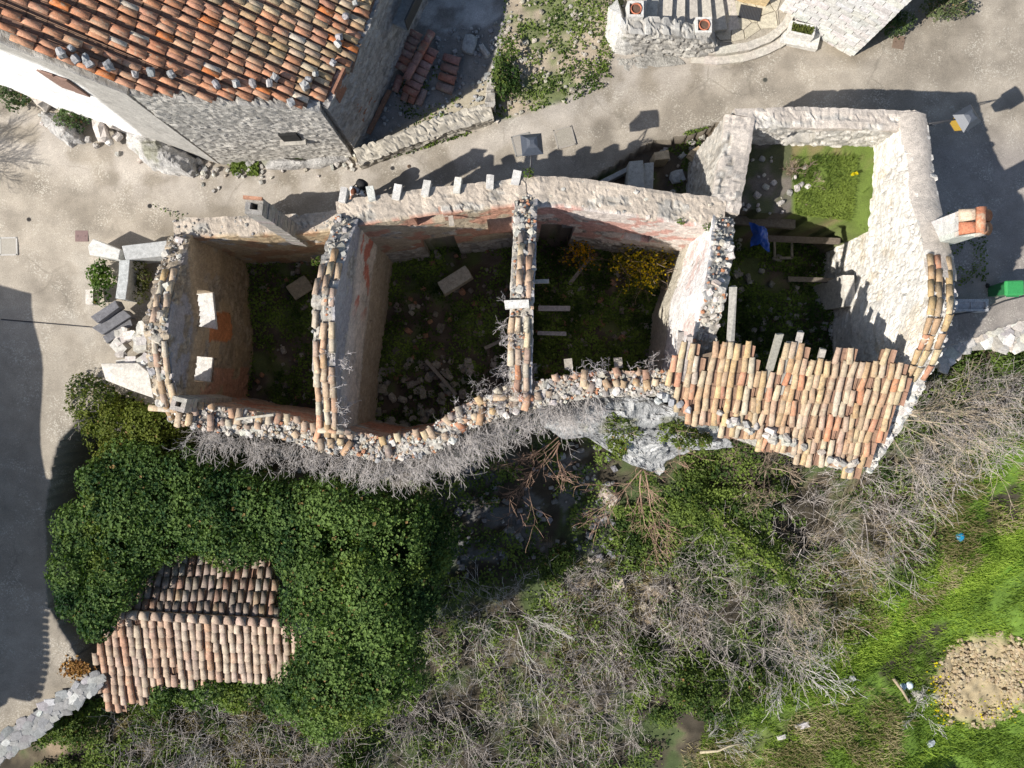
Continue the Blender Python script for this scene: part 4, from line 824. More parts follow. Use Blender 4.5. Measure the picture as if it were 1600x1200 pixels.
# ------------------------------------------------------------------ left forecourt: kerb walls, slabs and steps
def slab(name, pts, z, th, col, label, cat, m=M_piece, bev=.02, tiltz=None):
    zs = z if hasattr(z, '__len__') else [z]*len(pts); o = quads_prism(name, [P(a, b_, zz) for (a, b_), zz in zip(pts, zs)], th, m, None, vary(col, .04), label=label, cat=cat)
    b = o.modifiers.new('bevel', 'BEVEL'); b.width = bev; b.segments = 2; return o
slab('garden_kerb', [(137, 385), (145, 373), (188, 390), (185, 405), (140, 398)], .7, 1.1, (.60, .58, .55), 'short whitewashed wall end at the left corner of the forecourt', 'low wall')
slab('garden_kerb', [(190, 384), (275, 374), (283, 390), (255, 400), (196, 406)], .8, 1.2, (.44, .45, .45), 'grey mortar topped low wall joining the west gable', 'low wall')
slab('garden_kerb', [(186, 407), (203, 405), (200, 440), (196, 468), (180, 466), (185, 430)], .75, 1.1, (.46, .47, .47), 'grey mortar topped low wall between two planted beds', 'low wall')
for pts, lab in (([(141, 495), (180, 469), (186, 480), (152, 505)], 'upper of three dark stone treads beside the west gable'), ([(143, 512), (193, 484), (205, 494), (160, 523)], 'middle dark stone tread beside the west gable'), ([(160, 526), (203, 496), (207, 508), (167, 537)], 'lowest dark stone tread beside the west gable')):
    slab('stone_tread', pts, {'u': .75, 'm': .5, 'l': .35}[lab[0]], .4, (.17, .17, .18), lab, 'step')
slab('ramp_wall', [(157, 568), (215, 567), (232, 582), (240, 622), (205, 610), (165, 594)], [.6, .9, 1.1, 1.1, .9, .5], 2.2, (.54, .50, .45), 'sloping whitewashed stone wall running into the south west corner', 'low wall')
for i in range(34):
    px, py = rng.uniform(184, 232), rng.uniform(512, 590)
    if px+py*.35 < 372: continue
    c = P(px, py, .25+(px-184)*.012); d = rng.uniform(.16, .4); put('stone', STONES[int(rng.integers(10))] if i % 2 else BLOCKS[i % 6], None, M=rmat(c, (d*1.3, d, d*.8), (rng.uniform(-.3, .3), rng.uniform(-.3, .3), rng.uniform(0, 6))), color=pick(WHITE+WHITE+LIME), label='white fallen stone heaped between the dark treads and the west gable', cat='stone', group='fallen stones below the west gable')
lone(148, 466, 0, (.26, .5, .4), (.62, .58, .52), 'small whitewashed block at the lower end of the left planted bed', (0, 0, 0), mesh=BLOCKS[0])
p0, p1 = onpx(2, 499), onpx(144, 511); 
V, ps = tube([onpx(2+142*t, 499+12*t)+A([0, 0, .004]) for t in np.linspace(0, 1, 40)], .02, 6); put('drain_slot', mk_mesh('drain_slot', V, ps, None, M_metal), None, color=(.015, .015, .02), label='thin dark drain slot crossing the road at the left edge', cat='drain')
# the little yard north of the pink room
slab('yard_wall', [(983, 252), (1005, 250), (1008, 300), (980, 300)], .5, 1.4, (.40, .40, .38), 'shaded wide stub wall standing in the small yard', 'low wall')
slab('yard_wall', [(1006, 255), (1022, 253), (1020, 312), (1003, 312)], .3, 1.2, (.44, .44, .42), 'paler narrow stub wall beside the wide stub in the yard', 'low wall')
slab('yard_wall', [(1022, 238), (1045, 234), (1047, 248), (1024, 250)], .4, 1.2, (.46, .36, .24), 'sunlit beige block at the back edge of the yard', 'low wall')
slab('yard_partition', [(1118, 216), (1124, 214), (1106, 300), (1098, 306)], [1.2, 1.2, 1.2, 1.2], 2.4, (.40, .33, .28), 'thin rendered partition standing beside the pale topped wall', 'partition')
slab('road_curb', [(905, 298), (985, 258), (992, 262), (912, 304)], .1, .5, (.36, .36, .35), 'shaded stone edging between the lane and the yard', 'kerb')
# courtyard wall beside the lane
cw = wall('courtyard_wall', wp([(556, 246, .5), (640, 214, .55), (700, 192, .6), (768, 172, .65)]), .5, -.3, None, seed=70, rag=.05, pal=((.34, .31, .26), (.50, .46, .39)), mortar=(.40, .37, .32)); cw['o']['label'] = 'low crumbling wall between the courtyard and the lane'; cw['o']['category'] = 'wall'
cw2 = wall('courtyard_wall', wp([(766, 168, .65), (768, 120, .6)]), .22, -.3, None, seed=72, rag=.05); cw2['o']['label'] = 'short thin wall end beside the green courtyard bush'; cw2['o']['category'] = 'wall'
o = boxo('timber', P(592, 175, .3), 1.6, .13, .1, M_wood, None, (.26, .15, .10), 1.12, .01, label='dark timber leaning near the courtyard door', cat='timber')

# stacked roof tiles in the courtyard
def loose(px, py, z, ang, lab, col, L=1., Wd=1.15, grp='roof tiles stacked in the courtyard'):
    c = P(px, py, z); d = A([math.cos(ang), math.sin(ang), 0]); c = c-d*.24*L
    put('roof_tile', TILES[int(rng.integers(3))], None, M=frame(c, d, (rng.uniform(-.06, .06), rng.uniform(-.06, .06), 1), (L, Wd, Wd)), color=vary(col, .1), label=lab, cat='roof tile', group=grp)
BR = [(.36, .20, .17), (.33, .19, .16), (.40, .18, .13), (.32, .23, .20), (.38, .24, .21)]
for i in range(4): loose(640+i*9.5, 113-i*17, .62, 1.1, 'brown roof tile in the raised row laid over the middle of the pile', BR[i % 3], 1.15, 1.3)
for i in range(7): loose(672-i*5, 80+i*10.5, .38, -.5, 'brown roof tile in the rank right of the raised middle row', BR[(i*2) % 5] if i != 1 else (.45, .16, .11), 1.15)
for i in range(6): loose(648-i*4.5, 54+i*10, .34, -.55, 'brown roof tile in the rank left of the raised middle row', BR[(i*3) % 5], 1.1)
loose(620, 75, .5, 1.0, 'reddest roof tile at the left corner of the pile', (.48, .18, .11), 1.1, 1.25)
for i in range(4): loose(706-i*3.5, 93+i*15, .22, -.35, 'brown roof tile in the separate right hand row of the pile', BR[i], 1.25, 1.35)
for i, (a, b_) in enumerate(((621, 132), (635, 146), (646, 150), (658, 153))): loose(a, b_, .22, 1.2, 'brown roof tile in the front row near the courtyard wall', BR[i], 1.15, 1.25)

# ------------------------------------------------------------------ street lamps, manholes, bins
def lamp(lab, root, head, hh, rz, yellow):
    t = thing('street_lamp', lab, 'street lamp', root, None)
    d = head-root; V, ps = tube([root, root+d*.3+A([0, 0, .06]), head+A([0, 0, .05])], [.025, .022, .02], 8); put('arm', mk_mesh('arm', V, ps, None, M_metal, True), t, color=(.05, .05, .055))
    V, ps = tube([root+A([0, 0, -.35]), root+d*.55+A([0, 0, .02])], .015, 6); put('brace', mk_mesh('brace', V, ps, None, M_metal, True), t, color=(.05, .05, .055))
    def fr(z0, a0_, z1, a1_): 
        v = [[s1*a, s2*a, z] for z, a in ((z0, a0_), (z1, a1_)) for s1, s2 in ((-1, -1), (1, -1), (1, 1), (-1, 1))]; return A(v) @ A(Matrix.Rotation(rz, 3, 'Z')).T
    o = put('lantern_roof', mk_mesh('lantern_roof', fr(.0, .30, .17, .15), [BQ], None, M_metal), t, loc=head, color=(.055, .065, .085))
    put('finial', mk_mesh('finial', fr(.17, .15, .22, .06), [BQ], None, M_metal), o, loc=head, color=(.07, .08, .1))
    put('glass', mk_mesh('glass', fr(-hh, .13, -.01, .24), [BQ], None, M_plastic), t, loc=head, color=yellow)
    put('lantern_base', mk_mesh('lantern_base', fr(-hh-.05, .12, -hh-.004, .15), [BQ], None, M_metal), t, loc=head, color=(.06, .06, .07))
    for s1, s2 in ((-1, -1), (1, -1), (1, 1), (-1, 1)):
        R = A(Matrix.Rotation(rz, 3, 'Z')); V, ps = tube([head+R @ A([s1*.14, s2*.14, -hh]), head+R @ A([s1*.255, s2*.255, -.01])], .014, 4); put('corner_bar', mk_mesh('corner_bar', V, ps, None, M_metal), t, color=(.05, .05, .06))
lamp('dark street lantern on a wall arm above the beige topped wall', P(828, 272, 3.6), P(831, 226, 3.9), .48, .1, (.30, .30, .28))
lamp('dark street lantern with a yellow side on an arm at the white ruin corner', P(1436, 196, 3.5), P(1511, 185, 3.75), .5, .55, (.48, .31, .05))
def disc(px, py, r, col, lab, name='drain_cover'):
    c = onpx(px, py); t = thing(name, lab, 'drain cover', c); k = 20; an = np.arange(k)*2*math.pi/k
    V = np.vstack([np.stack([r*np.cos(an), r*np.sin(an), 0*an+z], 1) for z in (-.03, .012)]); Qd = A([[j, (j+1) % k, k+(j+1) % k, k+j] for j in range(k)]); put('rim', mk_mesh('rim', V, [Qd, A([[k+j for j in range(k)]])], None, M_metal), t, loc=c, color=col)
    for i in range(-2, 3): boxo('bar', c+A([i*r*.3, 0, .018]), r*.12, r*1.7*math.cos(abs(i)*.5), .012, M_metal, t, tuple(x*.7 for x in col))
disc(234, 322, .075, (.07, .065, .06), 'small round dark drain cover in the middle of the lane'); disc(45, 343, .07, (.10, .09, .08), 'small round drain cover near the left edge of the road')
disc(639, 260, .06, (.24, .17, .12), 'small round brown drain cover above the middle wall'); disc(1195, 125, .075, (.12, .12, .10), 'small round drain cover in the road below the flagstone landing'); disc(613, 263, .07, (.14, .13, .12), 'small round grey drain cover beside the rounded shadow')
def cover(px, py, w, h, col, lab, rz=0., rim=None):
    c = onpx(px, py); t = thing('manhole_cover', lab, 'manhole cover', c); boxo('plate', c+A([0, 0, .008]), w, h, .03, M_metal, t, col, rz)
    if rim:
        for ox, oy, sx_, sy_ in ((0, h/2, w, .03), (0, -h/2, w, .03), (w/2, 0, .03, h), (-w/2, 0, .03, h)): 
            R = A(Matrix.Rotation(rz, 2)); q = R @ A([ox, oy]); boxo('frame', c+A([q[0], q[1], .013]), sx_+.02, sy_+.02, .034, M_metal, t, rim, rz)
    else:
        for i in (-1, 1): boxo('handle', c+A([i*w*.3, 0, .026]), .05, .03, .012, M_metal, t, tuple(x*.6 for x in col), rz)
cover(128, 369, .43, .37, (.20, .13, .12), 'brown metal manhole cover set in the road left of the forecourt'); cover(1404, 66, .38, .44, (.21, .15, .11), 'brown rusty metal plate lying beside the white building', -.2)
cover(14, 385, .56, .58, (.36, .33, .28), 'square cover filled with road gravel and outlined in white metal', .02, (.46, .44, .41))
cover(882, 215, .60, .62, (.33, .30, .25), 'square cover filled with road gravel right of the street lantern', .25, (.34, .31, .27)); cover(817, 226, .62, .66, (.34, .31, .27), 'square grey access cover partly under the street lantern', .25, (.28, .27, .25))
lone(793, 203, .05, (.14, .16, .08), (.42, .14, .08), 'piece of broken red tile on the edge of the lane', name='tile_shard', cat='tile shard')
# bin, stone trough, white rubble wall by the lower road
c = P(1552, 456, -.1); bn = thing('waste_bin', 'small green lidded bin standing in the shaded corner of the road', 'bin', c)
V, ps = box((0, 0, 0), .5, .42, .85); V[:4] *= A([.8, .8, 1]); put('body', mk_mesh('body', V, ps, None, M_plastic), bn, loc=c+A([0, 0, .45]), color=(.03, .16, .06))
o = boxo('lid', c+A([.03, 0, .95]), .62, .5, .14, M_plastic, bn, (.045, .30, .09), .03, bev=.06); boxo('handle', c+A([.0, -.27, .93]), .4, .04, .04, M_plastic, bn, (.03, .2, .07))
for s_ in (-1, 1):
    V, ps = tube([c+A([s_*.22, .2, .08]), c+A([s_*.27, .2, .08])], .08, 12); put('wheel', mk_mesh('wheel', V, ps, None, M_plastic), bn, color=(.02, .02, .02))
b = MB(); c = P(1512, 478, .3)
for (ox, oy, wx, wy, wz, oz) in ((0, .16, 1.1, .09, .45, 0), (0, -.16, 1.1, .09, .45, 0), (.5, 0, .09, .3, .45, 0), (-.5, 0, .09, .3, .45, 0), (0, 0, .05, .3, .4, 0), (0, 0, .95, .3, .1, .12)): b.add(*box((ox, oy, oz), wx, wy, wz, 0, .005), (.42, .42, .43))
put('stone_trough', b.mesh('stone_trough', M_wall), None, loc=c, label='grey stone trough in shade beside the green bin', cat='trough')
sw = thing('rubble_wall', 'broad white rubble wall below the lower road on the right', 'wall', P(1540, 515, -.4))
RW = [(1462, 560), (1478, 535), (1500, 508), (1540, 488), (1640, 478), (1640, 540), (1560, 545), (1530, 532), (1510, 545), (1475, 575)]
quads_prism('wall_core', [P(a, b_, -.35) for a, b_ in RW], 3.5, M_piece, sw, (.42, .40, .37)); k = 0; pts = []
for _ in range(6000):
    x, y = rng.uniform(1460, 1640), rng.uniform(474, 578)
    if inpoly([x], [y], RW)[0] and all((x-a)**2+(y-b_)**2 > 9.5**2 for a, b_ in pts): pts.append((x, y))
for x, y in pts[:290]:
    d = rng.uniform(.22, .38); put('stone', STONES[int(rng.integers(10))], sw, M=rmat(P(x, y, -.36), (d*1.4, d*1.1, d*.4), (0, 0, rng.uniform(0, 6))), color=pick(WHITE+LIME))
quads_prism('gap_floor', [P(a, b_, -.3) for a, b_ in ((1475, 500), (1560, 462), (1640, 470), (1640, 478), (1540, 488), (1500, 508))], .05, M_piece, sw, (.08, .075, .07))  # near-black strip: shade of the gap put into its colour
V, ps = tube([P(1490, 492, .4), P(1535, 484, .5), P(1570, 470, .5), P(1640, 452, .5)], .03, 8); put('handrail', mk_mesh('handrail', V, ps, None, M_metal, True), sw, color=(.05, .05, .055))
# stone wall at the lower left
lw = thing('boundary_wall', 'low grey stone wall running to the lower left corner', 'wall', P(80, 1120, -1.2)); LP = [(-40, 1178), (60, 1108), (150, 1050), (160, 1072), (70, 1140), (-40, 1222)]
quads_prism('wall_core', [P(a, b_, -1.2) for a, b_ in LP], 4.0, M_piece, lw, (.26, .26, .255)); pts = []
for _ in range(5000):
    x, y = rng.uniform(-40, 160), rng.uniform(1045, 1222)
    if inpoly([x], [y], LP)[0] and all((x-a)**2+(y-b_)**2 > 9**2 for a, b_ in pts): pts.append((x, y))
for x, y in pts: d = rng.uniform(.2, .42); put('stone', STONES[int(rng.integers(10))], lw, M=rmat(P(x, y, -1.2), (d*1.25, d*.8, .05), (0, 0, .6+rng.uniform(-.5, .5))), color=pick([(.28, .28, .28), (.34, .335, .33), (.50, .49, .48), (.24, .24, .24), (.30, .30, .29)]))

# things inside the eastern pit
c = onpx(1183, 368); n1_ = 20; b = MB(); g1, g2 = np.meshgrid(np.linspace(-1, 1, n1_), np.linspace(-1, 1, n1_)); hh = .35*np.clip(1-g1**2-g2**2*.8, 0, 1)+.22*np.abs(fbm(g1*2.2+5, g2*2.2, 14, 3)-.5)*2
sh = .8+.5*(fbm(g1*.9+2, g2*.9, 15, 2)-.5)*2
V = np.stack([g1*.30*sh, g2*.44*sh, hh*1.1], -1).reshape(-1, 3); Qd = A([[i*n1_+j, i*n1_+j+1, (i+1)*n1_+j+1, (i+1)*n1_+j] for i in range(n1_-1) for j in range(n1_-1)])
put('tarpaulin', mk_mesh('tarpaulin', V, [Qd], None, M_plastic, True), None, loc=c+A([0, 0, .05]), color=(.012, .07, .33), label='crumpled blue tarpaulin on the floor of the eastern pit', cat='tarpaulin')
c = onpx(1221, 386)+A([0, 0, .15]); fr_ = thing('window_frame', 'pale bare window frame lying in the eastern pit', 'window frame', c)
for ox, oy, sx_, sy_ in ((0, .42, .62, .09), (0, -.42, .75, .09), (.3, 0, .08, .84), (-.3, 0, .08, .84)): boxo('rail', c+A([ox, oy, 0]), sx_, sy_, .07, M_wood, fr_, (.40, .36, .30), .02)
lone(712, 440, -1.9, (1.2, .5, .5), (.44, .41, .35), 'long mossy block catching sun on the floor of the second room', (0, 0, .55), mesh=BLOCKS[1])
for px, py, L, rz, lab in ((788, 530, 1.6, .45, 'grey plank at the right side of the second room floor'), (690, 590, 1.7, -.85, 'grey plank pair lying near the south wall of the second room'), (905, 425, 1.2, .9, 'single short stick of timber by the orange flowers')):
    boxo('loose_plank', onpx(px, py)+A([0, 0, .2]), L, .12, .06, M_wood, None, (.33, .30, .26), rz, .01, label=lab, cat='plank')
lone(470, 450, -1.6, (.8, .6, .3), (.34, .29, .22), 'broken slab on the dark floor of the first room', (.2, .1, .6), mesh=BLOCKS[2])

# ------------------------------------------------------------------ person by the wall
def person(base, face):
    R = A(Matrix.Rotation(face, 3, 'Z')); W_ = lambda v: R @ A(v)+base     # local +x is forward
    J = {'pel': (0, 0, .95), 'sp': (.03, 0, 1.15), 'ch': (.10, 0, 1.36), 'nk': (.17, 0, 1.50), 'hd': (.21, 0, 1.57)}
    pts = [(0, 0, .95), (.04, 0, 1.16), (.11, 0, 1.36), (.17, 0, 1.49)]; rad = [(.15, .13), (.14, .12), (.18, .12), (.065, .065)]; E = [(0, 1), (1, 2), (2, 3)]
    for s in (-1, 1):
        i = len(pts); pts += [(0, s*.10, .90), (.05+.03*s, s*.11, .50), (0.02+.12*s, s*.11, .09), (.16+.12*s, s*.12, .04)]; rad += [(.10, .10), (.065, .065), (.045, .045), (.04, .035)]; E += [(0, i), (i, i+1), (i+1, i+2), (i+2, i+3)]
        i = len(pts); pts += [(.11, s*.20, 1.38), (.12, s*.27, 1.10), (.30, s*.20, .98), (.37, s*.17, .97)]; rad += [(.07, .07), (.048, .048), (.036, .036), (.034, .02)]; E += [(2, i), (i, i+1), (i+1, i+2), (i+2, i+3)]
        h = i+3
        for f in range(5):
            i = len(pts); a = (f-2)*.016; l_ = (.05, .075, .08, .07, .05)[f]; pts += [(.40, s*.17+a, .965), (.40+l_*.6, s*.17+a*1.25, .955), (.40+l_, s*.17+a*1.3, .93)]; rad += [(.010, .010)]*3; E += [(h, i), (i, i+1), (i+1, i+2)]
    me = bpy.data.meshes.new('body'); me.from_pydata([tuple(W_(p)-base) for p in pts], E, []); t = thing('person', 'person in a white shirt with a black backpack walking beside the wall', 'person', base)
    o = put('body', me, t, loc=base, color=(.64, .64, .66)); m = o.modifiers.new('skin', 'SKIN'); me.skin_vertices.new() if not me.skin_vertices else None
    for k, r in enumerate(rad): me.skin_vertices[0].data[k].radius = r
    me.skin_vertices[0].data[0].use_root = True; s_ = o.modifiers.new('sub', 'SUBSURF'); s_.levels = s_.render_levels = 2
    mt = bpy.data.materials.new('clothed body'); mt.use_nodes = True; tr = mt.node_tree; bs = tr.nodes['Principled BSDF']; bs.inputs['Roughness'].default_value = .85
    ge = N(tr, 'ShaderNodeTexCoord'); sp = N(tr, 'ShaderNodeSeparateXYZ'); tr.links.new(ge.outputs['Object'], sp.inputs[0]); rp = N(tr, 'ShaderNodeValToRGB'); rp.color_ramp.interpolation = 'CONSTANT'; mp = N(tr, 'ShaderNodeMath', operation='DIVIDE'); mp.inputs[1].default_value = 1.7
    tr.links.new(sp.outputs[2], mp.inputs[0]); tr.links.new(mp.outputs[0], rp.inputs[0]); e = rp.color_ramp.elements; e[0].position = 0; e[0].color = (.03, .03, .03, 1); e[1].position = .06; e[1].color = (.06, .07, .11, 1)
    for p_, c_ in ((.53, (.45, .28, .2, 1)), (.60, (.64, .64, .66, 1)), (.885, (.45, .28, .2, 1))):
        q = e.new(p_); q.color = c_
    tr.links.new(rp.outputs[0], bs.inputs['Base Color']); me.materials.append(mt)
    def ell(c, r, n=14, f=None):
        a = np.linspace(0, 2*math.pi, n, endpoint=False); b_ = np.linspace(-math.pi/2, math.pi/2, n); V = A([[math.cos(y)*math.cos(x), math.cos(y)*math.sin(x), math.sin(y)] for y in b_ for x in a]); 
        if f is not None: V = f(V)
        V = V*A(r)+A(c); Qd = A([[i*n+j, i*n+(j+1) % n, (i+1)*n+(j+1) % n, (i+1)*n+j] for i in range(n-1) for j in range(n)]); return V @ R.T, [Qd]
    def pt_(name, VP, m, col, par=t): return put(name, mk_mesh(name, VP[0], VP[1], None, m, True), par, loc=base, color=col)
    hd = pt_('head', ell((.22, 0, 1.60), (.10, .078, .125)), M_cloth, (.46, .28, .2))
    pt_('hair', ell((.20, 0, 1.625), (.112, .092, .122), 16, lambda V: V*np.where((V[:, 0:1] > .3) & (V[:, 2:3] < .35), .8, 1)), M_cloth, (.15, .055, .03), hd)
    pt_('nose', ell((.325, 0, 1.59), (.02, .014, .024), 8), M_cloth, (.46, .27, .19), hd); pt_('mouth', ell((.308, 0, 1.535), (.012, .026, .007), 8), M_cloth, (.35, .13, .11), hd)
    for s in (-1, 1): pt_('eye', ell((.308, s*.032, 1.612), (.012, .014, .008), 8), M_cloth, (.05, .04, .04), hd); pt_('ear', ell((.21, s*.086, 1.595), (.022, .012, .032), 8), M_cloth, (.46, .28, .2), hd)
    bp = pt_('backpack', ell((-.17, 0, 1.27), (.14, .18, .25), 16, lambda V: np.sign(V)*np.abs(V)**.7), M_cloth, (.018, .018, .02))
    pt_('pocket', ell((-.29, 0, 1.2), (.05, .13, .14), 10, lambda V: np.sign(V)*np.abs(V)**.7), M_cloth, (.03, .03, .033), bp)
    for s in (-1, 1):
        V, ps = tube([A([-.06, s*.11, 1.47]), A([.06, s*.12, 1.53]), A([.2, s*.13, 1.42]), A([.18, s*.16, 1.2]), A([-.08, s*.15, 1.1])], .018, 6); put('strap', mk_mesh('strap', V @ R.T, ps, None, M_cloth), bp, loc=base, color=(.02, .02, .02))
pb = P(560, 294, 1.4); person(A([pb[0], pb[1], gz(pb[0], pb[1])]), math.radians(238))

# ------------------------------------------------------------------ houses and trees just outside the picture that throw shadows into it
ho = thing('roadside_house', 'house with a tiled roof standing just beyond the left edge', 'house', (-22, -7, -1))
sh = A([1171.7, 619.9])*24/1109/24
def caster(px, py, z0, z): q = P(px, py, z0); k = z-z0; return A([q[0]-k*math.sin(-AZ+math.pi*2)*0-(-to_sun[0]/to_sun[2])*k, q[1]-(-to_sun[1]/to_sun[2])*k, z])
def eave(pa, pb, tiles):
    e0, e1 = pa, pb; quads_prism('roof', [e0, e1, e1+A([-6.5, 0, 2.2]), e0+A([-6.5, 0, 2.2])], .2, M_piece, ho, (.36, .2, .13))
    quads_prism('wall', [e0+A([-.5, -.1, -.4]), e1+A([-.5, .1, -.4]), e1+A([-6, .1, -.2]), e0+A([-6, -.1, -.2])], (-3.0,), M_piece, ho, (.55, .5, .43))
    if tiles:
        n = int(abs(e0[1]-e1[1])/.26)
        for i in range(n): put('tile', TILES[0], ho, M=frame(e0+(e1-e0)*(i+.5)/n+A([-.28, 0, .06]), (1, 0, -.34), (0, 0, 1), (1, 1.05, 1)), color=pick(TERRA))
eave(caster(55, 457, -.3, 4.2), caster(76, 748, -.85, 4.2), False); eave(caster(96, 752, -.85, 4.4), caster(58, 1090, -1.6, 4.0), True)

# ------------------------------------------------------------------ bare twigs and shrubs
def grow(n0, base, dirs, L0, r0, levels, kids, nseg=4, spread=.6, curl=.25, shrink=.55, up=.15, rmin=.0025):
    S0, S1, Ra, Rb, Lv = [], [], [], [], []
    p = base.copy(); d = dirs/np.linalg.norm(dirs, axis=1, keepdims=True); L = L0*rng.uniform(.7, 1.2, n0); r = r0*rng.uniform(.7, 1.2, n0)
    for lv in range(levels):
        n = len(p); pts = [p]; dd = d.copy(); ds = [d]
        for k in range(nseg):
            dd = dd+rng.normal(0, curl, (n, 3))/math.sqrt(nseg)*1.2; dd[:, 2] += up/nseg; dd /= np.linalg.norm(dd, axis=1, keepdims=True); pts.append(pts[-1]+dd*(L/nseg)[:, None]); ds.append(dd)
        for k in range(nseg):
            S0.append(pts[k]); S1.append(pts[k+1]); Ra.append(r*(1-.75*k/nseg)); Rb.append(r*(1-.75*(k+1)/nseg)); Lv.append(np.full(n, lv))
        if lv < levels-1:
            kk = kids[lv]; par = np.repeat(np.arange(n), kk); f = rng.uniform(.25, 1, len(par))*nseg; i0 = np.minimum(f.astype(int), nseg-1); fr = (f-i0)[:, None]; PA = np.stack(pts); DA_ = np.stack(ds)
            p = PA[i0, par]*(1-fr)+PA[i0+1, par]*fr; d = DA_[i0+1, par]+rng.normal(0, spread, (len(par), 3)); d /= np.linalg.norm(d, axis=1, keepdims=True)
            L = L[par]*shrink*rng.uniform(.6, 1.3, len(par)); r = np.maximum(r[par]*.5*(1-.5*f/nseg), rmin)
    return [np.concatenate(x) for x in (S0, S1, Ra, Rb, Lv)]
def twig_mesh(name, G, c0, c1, sel=None, gain=1.):
    S0, S1, a, b_, lv = G if sel is None else [g_[sel] for g_ in G]
    V, q = segs(S0, S1, np.maximum(a, .0062)*gain, np.maximum(b_, .0048)*gain); cc = L3(c0, c1, rng.random(len(S0))); return mk_mesh(name, V, q, np.repeat(cc, 6, 0), M_twig)
TW = {'grey': ((.24, .21, .195), (.46, .415, .385)), 'tan': ((.26, .21, .15), (.48, .40, .30)), 'pale': ((.38, .36, .335), (.58, .55, .52)), 'red': ((.20, .12, .09), (.38, .26, .19)), 'brown': ((.20, .15, .11), (.36, .28, .21))}
def bare(px, py, z, rad, ht, n0, tone, label, kids=(6, 4, 2), lean=(0, 0), base_rad=.25, levels=4, flat=.8, name='bare_shrub', group=None, cat='shrub', gain=1.):
    n0 = max(5, int(n0*.46)); c = onpx(px, py) if z is None else P(px, py, z); a = rng.uniform(0, 6.283, n0); el = rng.uniform(.15, 1.0, n0)*flat
    d = np.stack([np.cos(a)+lean[0], np.sin(a)+lean[1], .35+el*ht/rad], 1); br = rng.uniform(0, base_rad, n0)
    b0 = np.stack([np.cos(a)*br, np.sin(a)*br, -.2+0*a], 1); G = grow(n0, b0, d, rad*.85, .014+.005*rad, levels, kids, spread=.5, up=.1)
    t = thing(name, label, cat, c, group); c0, c1 = TW[tone]
    put('stems', twig_mesh('stems', G, A(c0)*.9, A(c1)*.9, G[4] < 2, gain), t, loc=c); put('twigs', twig_mesh('twigs', G, c0, c1, G[4] >= 2, gain), t, loc=c); return t
def blobs(region, n, rmin, rmax, zf, sep=.55):
    out = []; xs = [p[0] for p in region]; ys = [p[1] for p in region]
    for _ in range(n*40):
        x, y = rng.uniform(min(xs), max(xs)), rng.uniform(min(ys), max(ys))
        if inpoly([x], [y], region)[0]:
            z = zf(x, y)+rng.uniform(-.25, .25); r = rng.uniform(rmin, rmax); c = P(x, y, z)
            if all(np.linalg.norm((c-o[0])[:2]) > sep*(r+o[1])*.62 for o in out): out.append((c, r))
        if len(out) >= n: break
    return out
def foliage(name, bl, dens, size, c0, c1, parent=None, shell=(.62, 1.08), flat=.75, loc=None, **kw):
    """leaf-sized faces through the outer shell of a cluster of lobes, none deep inside a neighbour"""
    C, Nn = [], []
    cs = A([b_[0] for b_ in bl]); rs = A([b_[1] for b_ in bl])
    for c, r in bl:
        n = int(dens*r*r*6); d = rng.normal(size=(n, 3)); d[:, 2] = np.abs(d[:, 2])*1.0-.35*rng.random(n); d /= np.linalg.norm(d, axis=1, keepdims=True)
        nz_ = .8+.4*fbm3(d*2+c, 1.3, 3, 3); q = c+d*A([1, 1, flat])*(r*rng.uniform(*shell, n)*nz_)[:, None]; C.append(q); Nn.append(d+rng.normal(0, .45, (n, 3))+[0, 0, .25])
    C = np.vstack(C); Nn = np.vstack(Nn); ok = np.ones(len(C), bool)
    for c, r in zip(cs, rs): ok &= ~(np.linalg.norm((C-c)/A([1, 1, flat]), axis=1) < r*.55)
    gap = fbm3(C, 1.4, 17, 3); gap2 = fbm3(C, 3.2, 19, 2); ok &= rng.random(len(C)) < ss(.34, .52, gap*.6+gap2*.4)+.05
    C, Nn = C[ok], Nn[ok]; tone = np.clip(.5+(fbm3(C, 1.1, 23, 3)-.5)*2.4+rng.normal(0, .22, len(C)), 0, 1); sz = rng.choice([.55, .8, 1., 1.25, 1.6], len(C), p=[.2, .25, .25, .2, .1])*rng.uniform(.85, 1.15, len(C))*size
    o_ = A(loc) if loc is not None else np.zeros(3)
    lc = L3(c0, c1, tone); dead = rng.random(len(C)) < .009*ss(.4, .6, fbm3(C, .9, 41, 2))*2; lc[dead] = A([.26, .17, .07]); yl = ss(.56, .68, fbm3(C, .8, 45, 3))*.55; lc = lc+(A(c1)*A([1.5, 1.15, .7])-lc)*(yl*tone)[:, None]
    V, q, cl_ = leaves(C-o_, Nn, sz, lc); return put(name, mk_mesh(name, V, q, cl_, M_leaf), parent, loc=o_, **kw)
